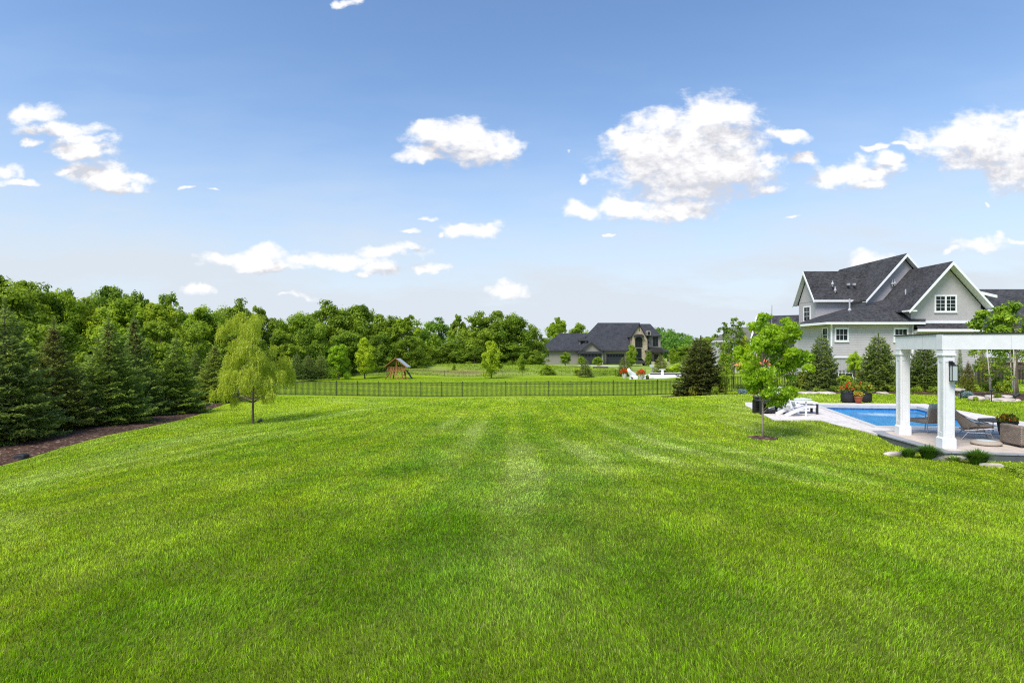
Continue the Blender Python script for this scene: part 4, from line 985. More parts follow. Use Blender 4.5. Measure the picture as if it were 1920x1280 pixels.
# white table with black legs
loc, T = xf(1514, 776, DZ, R(-12)); r = thing('white_table', 'white topped outdoor table with black legs beside the pool corner', 'table', loc)
mb = MB(T); mb.box(-.38, .38, -.05, .75, .40, .46); mb.box(-.36, .36, -.03, .73, .24, .34); mb.build('table_top', M['white'], r, bevel=.008)
for a, b in ((-.34, 0), (.34, 0), (-.34, .70), (.34, .70)): MB(T).box(a - .04, a + .04, b - .04, b + .04, 0, .40).build('leg', M['white' if a < 0 else 'black'], r)
loc, T = xf(1497, 768, DZ, R(20)); r = thing('white_side_table', 'small white side table between the slatted chairs and pool', 'table', loc)
mb = MB(T); mb.box(-.5, .5, -.22, .22, .42, .46); mb.build('table_top', M['white'], r)
for a, b in ((-.45, -.18), (.45, -.18), (-.45, .18), (.45, .18)): MB(T).box(a - .025, a + .025, b - .025, b + .025, 0, .42).build('leg', M['white'], r)

# planters --------------------------------------------------------
def flowers(cx, cy, z, r_, h, n, mats, leafn, sz=.045, droop=0):
    """returns (leaf mesh, petal meshes) as arrays"""
    out = []
    for m_, cnt, s_, lo in [('bush', leafn, sz * 1.4, 0)] + [(mm, n // len(mats), sz, .35) for mm in mats]:
        a = rng.random(cnt) * 2 * np.pi; q = np.sqrt(rng.random(cnt)) * r_; hh = (lo + (1 - lo) * rng.random(cnt)) * h * (1 - .45 * (q / r_) ** 2)
        P = np.c_[cx + q * np.cos(a), cy + q * np.sin(a), z + hh]
        out.append((m_, cards_np(P, rng.normal(0, 1, (cnt, 3)) + (0, 0, .6), s_ * (.7 + .6 * rng.random(cnt)), .8)))
    return out
def cards_np(P, A, ln, asp, B=None):
    A = unit(np.asarray(A, float)); n = len(P)
    if B is None: B = rng.normal(0, 1, (n, 3))
    B = B - (B * A).sum(1)[:, None] * A; B = unit(B); ln = np.broadcast_to(ln, (n,))[:, None]; w = ln * asp / 2
    V = np.stack([P, P + A * ln * .5 + B * w, P + A * ln, P + A * ln * .5 - B * w], 1).reshape(-1, 3)
    return V
def card_mesh(name, V, mat, shade=None):
    n = len(V) // 4; Fq = np.arange(n * 4).reshape(n, 4)
    if shade is None: shade = rng.random(n)
    return np_mesh(name, V, Fq, mat, {'shade': ('FLOAT', 'FACE', shade)})
def add_flowers(root, off, cx, cy, z, r_, h, n, mats, leafn, sz=.05):
    for m_, V in flowers(cx, cy, z, r_, h, n, mats, leafn, sz):
        o = link_mesh('leaves' if m_ == 'bush' else 'flowers', card_mesh('plants', V - np.array(off), M[m_]), root, (1, 1, 1))
def pot(px, py, Y, rad, hgt, label, name, mat, mats, fh=.35, prof=None, n=130, leafn=220, sz=.05):
    x = at(px, Y); z = DZ - .06 if Y > 26.9 else DZ
    r = thing(name, label, 'planter', (x, Y, z))
    prof = prof or [(rad * .82, 0), (rad * .98, hgt * .25), (rad * 1.03, hgt * .5), (rad * .98, hgt * .78), (rad * .92, hgt), (rad * .84, hgt), (rad * .82, hgt * .9)]
    MB().lathe((x, Y, z), prof, 24).build('pot', mat, r, smooth=True)
    for hh in (.2, .8) if mat == M['barrel'] else (): MB().lathe((x, Y, z + hgt * hh), [(rad * 1.01, -.02), (rad * 1.035, -.02), (rad * 1.035, .02), (rad * 1.01, .02)], 24).build('hoop', M['black'], r)
    MB().lathe((x, Y, z), [(rad * .84, hgt * .86), (.01, hgt * .88)], 20).build('soil', M['soil'], r)
    add_flowers(r, (x, Y, z), x, Y, z + hgt * .88, rad * 1.15, fh, n, mats, leafn, sz)
    return r
pot(1591.5, 755, 27.0, .34, .64, 'black barrel planter with red flowers, left one behind the pool', 'barrel_planter', M['barrel'], ['petal_red'], .45, sz=.085)
pot(1621, 755, 27.35, .31, .60, 'black barrel planter with mixed foliage behind the terracotta pot', 'barrel_planter', M['barrel'], ['petal_red', 'petal_yel'], .48, n=90, leafn=380, sz=.085)
pot(1609.5, 756, 26.45, .17, .33, 'small terracotta pot of yellow flowers between the black barrels', 'terracotta_pot', M['terracotta'], ['petal_yel'], .26,
    prof=[(.10, 0), (.155, .16), (.165, .26), (.175, .27), (.178, .32), (.15, .32), (.14, .27)], n=110, leafn=70, sz=.06)

# rope lounge chairs --------------------------------------------------
def surf(T, f, nu, nv, t=.02):
    mb = MB(T); a = [[Vector(f(i / (nu - 1), j / (nv - 1))) for j in range(nv)] for i in range(nu)]; vs = []; vs2 = []
    for i in range(nu):
        for j in range(nv):
            du = a[min(i + 1, nu - 1)][j] - a[max(i - 1, 0)][j]; dv = a[i][min(j + 1, nv - 1)] - a[i][max(j - 1, 0)]
            nrm = du.cross(dv); nrm = nrm.normalized() if nrm.length > 1e-9 else Vector((0, 0, 1))
            vs.append(a[i][j] + nrm * t / 2); vs2.append(a[i][j] - nrm * t / 2)
    n = nu * nv; fs = []
    for i in range(nu - 1):
        for j in range(nv - 1):
            q = (i * nv + j, i * nv + j + 1, (i + 1) * nv + j + 1, (i + 1) * nv + j); fs += [q, tuple(k + n for k in q[::-1])]
    rim = [i * nv for i in range(nu)] + [(nu - 1) * nv + j for j in range(1, nv)] + [i * nv + nv - 1 for i in range(nu - 2, -1, -1)] + [j for j in range(nv - 2, 0, -1)]
    for p, q in zip(rim, rim[1:] + rim[:1]): fs.append((p, q, q + n, p + n))
    return mb.add(vs + vs2, fs)
def lounge(x, y, rz, label):
    """front of the seat looks along local -y"""
    loc, T = xfw(x, y, DZ + .012, rz); r = thing('rope_lounge_chair', label, 'chair', loc, 'taupe rope lounge chairs under the pergola')
    # bucket: u across (arm to arm), v from seat front edge over the crease to the top of the back
    def shell(u, v):
        a = (u - .5) * 2; s = abs(a)
        if v < .5:
            t = v / .5; yy = -.40 + t * .58; zz = .36 - t * .09; half = .30 + .06 * t
            return (a * half * (1 if s < .7 else 1.15), yy, zz + max(0, s - .62) ** 1.2 * (.15 + .30 * t))
        t = (v - .5) / .5; yy = .18 + .34 * t; zz = .27 + .62 * t; half = .36 - .08 * t
        wrap = max(0, s - .5) ** 1.3 * (1.1 - t) * .62
        return (a * half * (1 + .1 * (1 - t)), yy - wrap, zz - max(0, s - .6) * .22 * t + max(0, s - .62) ** 1.2 * .45 * (1 - t))
    surf(T, shell, 15, 17, .03).build('seat_shell', M['taupe'], r, smooth=True)
    mb = MB(T); pts = [(-.34, -.44, .42), (-.36, -.1, .50), (-.43, .05, .56), (-.33, .33, .72), (-.24, .51, .88), (0, .54, .91), (.24, .51, .88), (.33, .33, .72), (.43, .05, .56), (.36, -.1, .50), (.34, -.44, .42)]
    mb.tube(pts, .014, 6); mb.tube([(-.33, -.43, .34), (-.33, .22, .25), (.33, .22, .25), (.33, -.43, .34), (-.33, -.43, .34)], .014, 6); mb.build('frame', M['steel'], r)
    for sx in (-1, 1):
        MB(T).tube([(sx * .30, -.30, .33), (sx * .36, -.42, 0)], .013, 6).build('leg', M['steel'], r)
        MB(T).tube([(sx * .30, .10, .27), (sx * .36, .30, 0)], .013, 6).build('leg', M['steel'], r)
        MB(T).tube([(sx * .32, -.34, .20), (sx * .32, .15, .20)], .011, 6).build('stretcher', M['steel'], r)
    mb = MB(T); mb.boxa((0, -.12, .37), (.27, 0, 0), (0, .28, -.03), (0, .004, .045)); mb.build('seat_cushion', M['taupe'], r, bevel=.025)
    return r
lounge(at(1822, 15.9), 15.9, R(62), 'taupe rope lounge chair between the corner column and the wicker sofa')
loc, T = xfw(at(1734, 17.3), 17.2, DZ + .012, R(-168)); r = thing('woven_armchair', 'taupe woven armchair seen from behind between the two left columns', 'chair', loc)
MB(T).boxa((0, .30, .50), (.31, 0, 0), (0, .03, -.006), (0, .05, .22)).build('backrest', M['taupe'], r, bevel=.02)
MB(T).boxa((0, .26, .70), (.24, 0, 0), (0, .05, -.01), (0, .05, .17)).build('back_cushion', M['cushion'], r, bevel=.03)
MB(T).box(-.31, .31, -.34, .26, .28, .40).build('seat', M['taupe'], r, bevel=.03)
for s in (-1, 1):
    MB(T).tube([(s * .34, .32, .0), (s * .34, .30, .50), (s * .36, .05, .58), (s * .35, -.36, .52), (s * .34, -.38, 0)], .014, 6).build('arm_frame', M['steel'], r)
MB(T).tube([(-.34, .31, .24), (.34, .31, .24)], .013, 6).build('stretcher', M['steel'], r)
# ottoman
loc, T = xfw(at(1862, 17.0), 17.0, DZ + .012, R(10)); r = thing('lounge_ottoman', 'low taupe ottoman on thin metal legs behind the rope chair', 'ottoman', loc)
mb = MB(T); mb.box(-.30, .30, -.25, .25, .34, .42); mb.build('cushion', M['taupe'], r, bevel=.03)
for a in (-1, 1):
    for b in (-1, 1): MB(T).tube([(a * .24, b * .2, .34), (a * .30, b * .24, 0)], .013, 6).build('leg', M['steel'], r)
# round pouf
cx, cy = FRONTC(1849, 834.5, DZ); r = thing('round_pouf', 'low round woven rope pouf with grey top on the pergola floor', 'pouf', (cx, cy, DZ + .012))
MB().lathe((cx, cy, DZ + .012), [(.26, 0), (.315, .02), (.335, .05), (.325, .085), (.28, .11), (.22, .115)], 36).build('rope_ring', M['rope'], r, smooth=True)
MB().lathe((cx, cy, DZ + .012), [(.225, .10), (.20, .122), (.1, .13), (.01, .132)], 30).build('top', M['cushion'], r, smooth=True)
# wicker sofa side
loc, T = xfw(12.84, 14.35, DZ + .012, R(-6))
r = thing('wicker_sofa', 'brown wicker sofa beside the right hand pergola column', 'sofa', loc)
mb = MB(T); mb.box(0, .2, 0, .75, .05, .54); mb.build('arm', M['wicker'], r, bevel=.03)
mb = MB(T); mb.box(.2, 1.7, .03, .74, .05, .30); mb.build('base', M['wicker'], r, bevel=.02)
mb = MB(T); mb.box(.21, 1.7, .02, .70, .302, .44); mb.build('seat_cushion', M['cushion'], r, bevel=.04)
for a, b in ((.04, .05), (.16, .05), (.04, .7)): MB(T).box(a - .02, a + .02, b - .02, b + .02, 0, .06).build('foot', M['darktrim'], r)
# flower pot standing behind the sofa arm
fx, fy = at(1889, 15.6), 15.6
r = thing('potted_flowers', 'bowl of yellow and red flowers beside the wicker sofa', 'planter', (fx, fy, DZ + .012))
MB().lathe((fx, fy, DZ + .012), [(.13, 0), (.20, .25), (.23, .5), (.24, .52), (.20, .52), (.19, .48)], 20).build('pot', M['darktrim'], r, smooth=True)
add_flowers(r, (fx, fy, DZ + .012), fx, fy, DZ + .5, .23, .24, 260, ['petal_yel', 'petal_red', 'petal_yel'], 160, .05)

# ------------------------------------------------------------------ coral umbrella and flagpole
ux_, uy_ = at(1419, 47.5), 47.5; zu = hz(ux_, uy_); r = thing('patio_umbrella', 'coral patio umbrella half hidden by the young maple crown', 'umbrella', (ux_, uy_, zu))
MB().tube([(ux_, uy_, zu), (ux_, uy_, zu + 3.0)], .025, 8).build('pole', M['white'], r)
mb = MB(); n = 8; zt_ = zat(667, 47.5); ze_ = zat(684.5, 47.5); vs = [(ux_, uy_, zt_)]; rr = 1.95
for i in range(n):
    a = 2 * math.pi * i / n; vs.append((ux_ + rr * math.cos(a), uy_ + rr * math.sin(a) * .9, ze_))
vs += [(x, y, z - .03) for x, y, z in vs]; fs = []
for i in range(n): j = i % n + 1; k2 = (i + 1) % n + 1; fs += [(0, j, k2), (n + 1, n + 1 + k2, n + 1 + j), (j, k2, k2 + n + 1, j + n + 1)]
mb.add(vs, fs).build('canopy', M['coral'], r)
for i in range(n):
    a = 2 * math.pi * i / n; MB().bar((ux_, uy_, zt_ - .08), (ux_ + rr * .95 * math.cos(a), uy_ + rr * .86 * math.sin(a), ze_ + .0), .02, .02).build('rib', M['white'], r)
xg = at(1445, 44); tag(MB().tube([(xg, 44, hz(xg, 44)), (xg + .1, 44, zat(572, 44))], [.05, .022], 8).build('flagpole', M['steel']), 'thin bare metal pole rising behind the young maple', 'pole')

# ------------------------------------------------------------------ playsets
def playset(px, Y, z, s, label, rcols):
    x = at(px, Y); loc, T = xfw(x, Y, z, R(-13)); T = T @ Matrix.Diagonal((s * 1.4, s, s, 1)); r = thing('playset', label, 'playset', loc); C = M['cedar']
    for a in (-1, 1):
        for b in (-1, 1): MB(T).bar((a * .8, b * .7, 0), (a * .62, b * .6, 1.35), .13, .13).build('leg', C, r); MB(T).bar((a * .62, b * .6, 1.3), (a * .62, b * .6, 2.0), .1, .1).build('post', C, r)
    MB(T).box(-1.25, 1.15, -.72, .72, 1.32, 1.42).build('platform', C, r)
    mb = MB(T); mb.box(-1.15, 1.05, -.72, -.68, 1.86, 1.94)
    for i in range(12): mb.box(-1.12 + i * .19, -1.02 + i * .19, -.70, -.66, 1.42, 1.86)
    mb.build('railing', C, r)
    MB(T).bar((0, -.62, 1.4), (0, -.62, 3.3), .09, .09).build('gable_post', C, r); MB(T).bar((0, .62, 1.4), (0, .62, 3.3), .09, .09).build('gable_post', C, r)
    for sgn, m_ in ((-1, rcols[0]), (1, rcols[1])):
        mb = MB(T); p = [(0, -.95, 3.35), (0, .95, 3.35), (sgn * 1.35, .95, 1.95), (sgn * 1.35, -.95, 1.95)]; mb.slab(p, .06); mb.build('roof_panel', M[m_], r)
        MB(T).bar((0, -.97, 3.38), (sgn * 1.4, -.97, 1.93), .09, .09).build('rafter', C, r)
    mb = MB(T)
    for s_ in (-1, 1): mb.bar((-.35 + s_ * .2, -.75, 1.35), (.75 + s_ * .2, -2.0, 0), .07, .07)
    for i in range(5): t = (i + .5) / 5; mb.bar((-.55 + 1.1 * t, -.75 - 1.25 * t, 1.35 * (1 - t)), (-.15 + 1.1 * t, -.75 - 1.25 * t, 1.35 * (1 - t)), .05, .05)
    mb.build('ladder', C, r)
    mb = MB(T); mb.slab([(1.1, -.3, 1.42), (1.1, .3, 1.42), (1.75, .3, .15), (1.75, -.3, .15)], .08); mb.build('slide', M['barrel'], r)
    mb = MB(T); mb.bar((.9, -.75, .75), (1.55, -.75, 0), .3, .09); mb.bar((-.9, -.75, .75), (-1.35, -.75, 0), .3, .09); mb.build('brace', C, r)
Yp = 84.0; zp = zat(710, Yp); playset(746, Yp, zp, (zat(671, Yp) - zp) / 3.4, 'cedar playset with dark and pale sloping roof beyond the fence', ('darktrim', 'whitetarp'))
Yp = 114; zp = hz(at(796, Yp), Yp); playset(796, Yp, zp, (zat(675, Yp) - zp) / 3.4, 'orange roofed playset peeping over the meadow berm', ('redtarp', 'whitetarp'))

# ------------------------------------------------------------------ neighbour's pool terrace
Yc = 78; zc = -2.22
flat('far_terrace', [(at(1203, 73), 73), (at(1345, 73), 73), (at(1345, 90), 92), (at(1215, 92), 92)], [], zat(713, 73), M['concrete'], .5)
fp = thing('covered_pool', 'white covered pool on the far terrace beyond the fence', 'pool', (at(1262, 80), 80, zat(713, 73)))
zt0 = zat(713, 73)
MB().box(at(1222, 78), at(1318, 78), 76, 86.5, zt0 + .004, zt0 + .14).build('cover', M['poolcover'], fp)
MB().box(at(1222, 86), at(1330, 86), 87, 87.3, zt0, zt0 + .42).build('far_edge', M['concrete'], fp)
MB().box(at(1222, 86), at(1330, 86), 86.7, 86.98, zt0 + .1, zt0 + .30).build('dark_track', M['darktrim'], fp)
r = thing('diving_board', 'white diving board on a stand at the covered pool', 'diving board', (at(1241, 85.5), 85.5, zt0 + .14))
MB().box(at(1236, 85.5), at(1246.5, 85.5), 85.0, 85.5, zt0 + .92, zt0 + 1.02).build('board', M['white'], r); MB().box(at(1239, 85.5), at(1243, 85.5), 85.1, 85.4, zt0 + .14, zt0 + .92).build('stand', M['white'], r)
r = thing('pool_slide', 'curved white pool slide beside the red leaved planters', 'slide', (at(1184, 76), 76, zat(706, 76)))
tp = [(1178.5, 691), (1180, 695), (1182.5, 699), (1186, 701.5), (1190, 703.5), (1193, 707), (1196, 711)]
for dz_, nm, rd in ((0, 'chute', .34),):
    MB().tube([(at(a, 76), 76 + i * .12, zat(b, 76)) for i, (a, b) in enumerate(tp)], [.16, .25, .34, .36, .36, .33, .28], 10).build(nm, M['white'], r, smooth=True)
MB().box(at(1181.5, 76), at(1196, 76), 75.6, 77.0, zt0 - .3, zat(704.5, 76)).build('base', M['white'], r, bevel=.1)
MB().tube([(at(1182.5, 75.5), 75.5, zat(706, 76)), (at(1187, 75.4), 75.4, zat(709, 76))], .08, 6).build('handrail', M['darktrim'], r)
for i, (px, Y, lb) in enumerate(((1171, 77, 'white pot of red leaved plants left of the white slide'), (1202, 74.5, 'white pot of red leaved plants right of the white slide'))):
    x = at(px, Y); z = zat(709 if i == 0 else 713, Y); z = max(z, hz(x, Y) - .05); r = thing('flower_pot', lb, 'planter', (x, Y, z))
    MB().lathe((x, Y, z), [(.22, 0), (.3, .3), (.34, .62), (.36, .65), (.3, .65)], 14).build('pot', M['concrete'], r)
    add_flowers(r, (x, Y, z), x, Y, z + .5, .55, .9, 260, ['petal_red'], 60, .16)
x = at(1214, 74); r = thing('dark_pot', 'dark round pot with a plant on the far terrace edge', 'planter', (x, 74, zt0))
MB().lathe((x, 74, zt0), [(.16, 0), (.22, .25), (.2, .42)], 14).build('pot', M['darktrim'], r); add_flowers(r, (x, 74, zt0), x, 74, zt0 + .35, .22, .3, 10, ['petal_yel'], 80, .1)
# basketball hoop
x = at(1223.5, 92); z = hz(x, 92); r = thing('basketball_hoop', 'basketball hoop on a slim grey post near the far terrace', 'basketball hoop', (x, 92, z))
MB().tube([(x, 92, z), (x, 92, zat(690, 92))], .07, 8).build('post', M['steel'], r)
MB().bar((x, 92, zat(688, 92)), (x + .9, 91.6, zat(693, 92)), .06, .06).build('arm', M['steel'], r); MB().bar((x + .9, 91.6, zat(695, 92)), (x + 1.1, 91.6, zat(693, 92)), .06, .06).build('arm', M['steel'], r)
MB().box(x - .55, x + .15, 91.7, 91.76, zat(688, 92), zat(683, 92)).build('backboard', M['lampglass'], r)

# ------------------------------------------------------------------ boulders and landscape lights
def boulder(x, y, z, sx, sy, sz, name, label, mat='boulder', seed=0, rz=0.0, group=None):
    import bmesh
    rg = np.random.default_rng(seed); bm = bmesh.new(); bmesh.ops.create_icosphere(bm, subdivisions=3, radius=1)
    ph = rg.random((6, 3)) * 6.28; fr = rg.normal(0, 1.6, (6, 3))
    c, s = math.cos(rz), math.sin(rz)
    for v in bm.verts:
        p = v.co; d = 1 + sum(.055 * math.sin(p.dot(Vector(fr[i])) * 2 + ph[i, 0]) for i in range(6))
        q = Vector([math.copysign(abs(a) ** .62, a) for a in p]) * d
        a, b = q.x * sx, q.y * sy; v.co = (a * c - b * s, a * s + b * c, q.z * sz)
    me = bpy.data.meshes.new(name); bm.to_mesh(me); bm.free(); me.materials.append(M[mat]); me.polygons.foreach_set('use_smooth', [True] * len(me.polygons))
    o = link_mesh(name, me); o.location = (x, y, z); return tag(o, label, 'boulder', group)
def bpx(px, py, Y, wpx, hpx, label, seed, mat='boulder', rz=0.0, name='boulder'):
    x = at(px, Y); w = wpx / F * Y / 2; h = hpx / F * Y / 2; z = zat(py, Y) + h * .8
    return boulder(x, Y, z, w, min(w, .5), h, name, label, mat, seed, rz)
bpx(1417, 747, 33.2, 24, 8.5, 'pale flat boulder behind the young maple trunk', 1)
bpx(1517.5, 742, 34.6, 34, 9, 'long pale boulder left of the pair below the mulch bed', 2)
bpx(1546.5, 742, 34.4, 30, 9, 'long pale boulder right of the pair near the barrels', 3)
bpx(1655, 740, 33.3, 20, 6.5, 'small pale boulder right of the barrel planters', 4)
bpx(1829.5, 750, 28.6, 23, 9, 'squarish pale boulder under the blue juniper', 5)
bpx(1858, 750, 28.9, 18, 11, 'upright pale boulder behind the black path light', 6)
bpx(1880, 755, 28.0, 36, 10, 'longest pale boulder at the front of the birch bed', 7)
bpx(1884, 746, 29.4, 18, 6, 'small pale boulder between the two birch clumps', 8)
bpx(1905, 756, 28.0, 13, 9, 'small pale boulder at the foot of the right birch clump', 9)
bpx(1797, 733, 33.0, 16, 6, 'pale flat boulder left of the blue juniper', 19)
bpx(1610, 706, 47.5, 16, 14, 'large reddish boulder beside the small tree at the house', 10, 'fieldstone')
bpx(1619, 700, 48.0, 14, 9, 'pinkish boulder on the slope near the house corner', 11, 'boulder')
x, y = FRONTC(1676, 853, -.93); boulder(x, y, hz(x, y) + .04, .22, .12, .07, 'flat_stone', 'flat pale stone in the grass left of the ornamental grasses', seed=12)
x, y = FRONTC(1783, 863, -.97); boulder(x, y + .12, hz(x, y) + .03, .42, .12, .075, 'flat_stone', 'long pale stone edging between the two grass tufts', seed=13)
x, y = FRONTC(1860, 877, -1.0); boulder(x, y, hz(x, y) + .02, .24, .08, .07, 'flat_stone', 'narrow pale stone right of the grass tufts', seed=14, rz=R(-30))
x, y = FRONTC(42, 867, -1.85); boulder(x, y, hz(x, y) + .06, .17, .14, .09, 'dark_rock', 'small dark rock lying in the mulch at left edge', 'barrel', 15)
def spot(px, py, Y, label, h=.16, s=1.0):
    x = at(px, Y); z = hz(x, Y); r = thing('garden_light', label, 'garden light', (x, Y, z), 'black garden lights')
    MB().tube([(x, Y, z - .05), (x, Y, z + h)], .02 * s, 8).build('stake', M['black'], r)
    MB().tube([(x - .02, Y, z + h - .02), (x + .13 * s, Y + .02, z + h + .07 * s)], [.045 * s, .06 * s], 10).build('lamp_head', M['black'], r)
spot(484, 795, 24.7, 'small black spotlight in the lawn beside the willow trunk', .10, 1.2)
spot(1859, 757, 27.6, 'black path light in front of the birch bed boulders', .55)
spot(1801, 745, 29.5, 'black path light left of the squarish boulder', .35)
spot(1903, 752, 27.9, 'black spotlight beside the right birch clump', .25, 1.5)
x = at(1414, 31.0); tag(MB().box(x - .06, x + .06, 30.95, 31.05, hz(x, 31) - .1, hz(x, 31) + .36).build('wooden_stake', M['cedar']), 'short reddish wooden post in the lawn before the flat boulder', 'post')
# ------------------------------------------------------------------ vegetation generators
def crown_np(cl, subs=11, per=42, leaf=.26, asp=.7, rg=None, droop=.0, flat_=.85, spread=.42, up=.5):
    """cl: (n,4) clumps -> leaf cards gathered in small sprays on the outside of each clump; also returns a shade per leaf"""
    cl = np.asarray(cl, float); n = len(cl)
    d = unit(rg.normal(0, 1, (n, subs, 3)) + np.array((0, 0, .25)))
    sc = cl[:, None, :3] + d * cl[:, None, 3:4] * (.55 + .35 * rg.random((n, subs, 1))) * np.array((1, 1, flat_))
    sr = cl[:, None, 3] * spread * (.7 + .6 * rg.random((n, subs)))
    ssh = np.clip(.5 + .22 * rg.normal(0, 1, (n, subs)) + .15 * rg.normal(0, 1, (n, 1)), 0, 1)
    sc = sc.reshape(-1, 3); sr = sr.ravel(); ssh = ssh.ravel(); m = len(sc)
    e = unit(rg.normal(0, 1, (m, per, 3))); rad = sr[:, None, None] * (.35 + .75 * rg.random((m, per, 1)) ** .6)
    P = (sc[:, None] + e * rad * np.array((1, 1, .7))).reshape(-1, 3)
    nr = unit(e.reshape(-1, 3) * .9 + np.array((0, 0, up * 1.3)) + rg.normal(0, .36, (m * per, 3)))
    A = np.cross(nr, rg.normal(0, 1, (m * per, 3))); A = unit(A); A[:, 2] -= droop; A = unit(A)
    B = np.cross(A, nr); ln = leaf * (.65 + .7 * rg.random(m * per))
    V = cards_np(P - A * ln[:, None] * .5, A, ln, asp, B)
    sh = np.clip(np.repeat(ssh, per) + rg.normal(0, .16, m * per), 0, 1)
    return V, sh
def trunk_mb(H, r0, targets, rg, base=(0, 0, 0), bend=.04, n=8, top=.8, lr=.28):
    mb = MB(); bx, by, bz = base; pts = []; rad = []
    for i in range(7):
        t = i / 6; pts.append((bx + bend * H * math.sin(t * 3 + 1) * t, by + bend * H * math.cos(t * 2.3) * t * .7, bz + H * top * t - (.15 if i == 0 else 0))); rad.append(r0 * (1.25 if i == 0 else 1) * (1 - .82 * t))
    mb.tube(pts, rad, n)
    for tg in targets:
        t = min(.9, max(.25, (tg[2] - bz) / (H * top) * .72)); k = t * 6; i = int(k); f = k - i; i = min(i, 5)
        p = Vector(pts[i]).lerp(Vector(pts[i + 1]), f); q = Vector(tg[:3]); md = p.lerp(q, .5) + Vector((0, 0, .08 * (q - p).length)); rr = (rad[i] * (1 - f) + rad[i + 1] * f)
        mb.tube([p, md, q], [rr * lr * 1.7, rr * lr * 1.1, rr * lr * .4], 5, cap=False)
    return mb
def protos_decid(seed, kind):
    rg = np.random.default_rng(seed); H = 10.0; cl = []
    nclump = {'round': 30, 'tall': 26, 'loose': 20, 'shrubby': 24}[kind]
    tries = 0
    while len(cl) < nclump and tries < 4000:
        tries += 1
        a = rg.random() * 6.283; z = rg.random()
        if kind == 'round': zz = 1.9 + z * 6.6; env = 3.6 * math.sin(math.pi * (.16 + .80 * z) ** .95) ** .7
        elif kind == 'tall': zz = 1.5 + z * 7.3; env = 2.7 * math.sin(math.pi * (.14 + .80 * z)) ** .7
        elif kind == 'loose': zz = 2.6 + z * 6.0; env = 3.7 * math.sin(math.pi * (.2 + .74 * z)) ** .6
        else: zz = .7 + z * 7.6; env = 3.9 * (1 - .5 * z) * (1 - max(0, z - .8) * 2)
        q = env * rg.random() ** .45 * (.75 + .35 * rg.random()); r = (.95 + .75 * rg.random()) * (1.15 if kind != 'loose' else .9) * (1 - .28 * z)
        p = (q * math.cos(a), q * math.sin(a), zz, r)
        if all((p[0] - c[0]) ** 2 + (p[1] - c[1]) ** 2 + (p[2] - c[2]) ** 2 > (.62 * (r + c[3]) * .8) ** 2 for c in cl): cl.append(p)
    V, sh = crown_np(cl, subs=14, per=52, leaf=.26, asp=.75, rg=rg, spread=.50)
    tm = trunk_mb(H, .22, cl[::2], rg); me = bpy.data.meshes.new('trunk'); me.from_pydata([tuple(v) for v in tm.v], [], tm.f); me.materials.append(M['bark'])
    return {'trunk': me, 'crown': card_mesh('crown', V, M['leafwood'], sh)}
DEC = {k: [protos_decid(s + 10 * i, k) for s in range(n)] for i, (k, n) in enumerate((('round', 4), ('tall', 2), ('loose', 2), ('shrubby', 3)))}

def spawn(parts, name, label, cat, x, y, z, sx, sz, rz, group=None, tint=(1, 1, 1)):
    o = thing(name, label, cat, (x, y, z), group, rz); o.scale = (sx, sx, sz)
    for pn, me in parts.items(): link_mesh(pn, me, o, tint if pn in ('crown', 'needles', 'leaves', 'foliage') else (1, 1, 1))
    return o
GW = 'trees of the woodland edge'
_k = 0
def wood(px, top, Y, w, kind, tint, label, name='woodland_tree', group=GW, base=None, cat='tree'):
    global _k; _k += 1; x = at(px, Y); z = hz(x, Y) if base is None else zat(base, Y); Ht = zat(top, Y) - z; W = w / F * Y
    R0 = {'round': 4.4, 'tall': 4.0, 'loose': 4.4, 'shrubby': 4.6}[kind]; pr = DEC[kind]; Hn = {'round': 9.3, 'tall': 9.5, 'loose': 9.1, 'shrubby': 9.1}[kind]
    return spawn(pr[_k % len(pr)], name, label, cat, x, Y, z - .1, W / 2 / R0, Ht / Hn, _k * 2.4, group, tint)
D = (.86, .92, .88); Md = (1, 1, 1); Br = (1.2, 1.2, .9); Yl = (1.3, 1.2, .85); Bl = (.85, 1.0, 1.5)
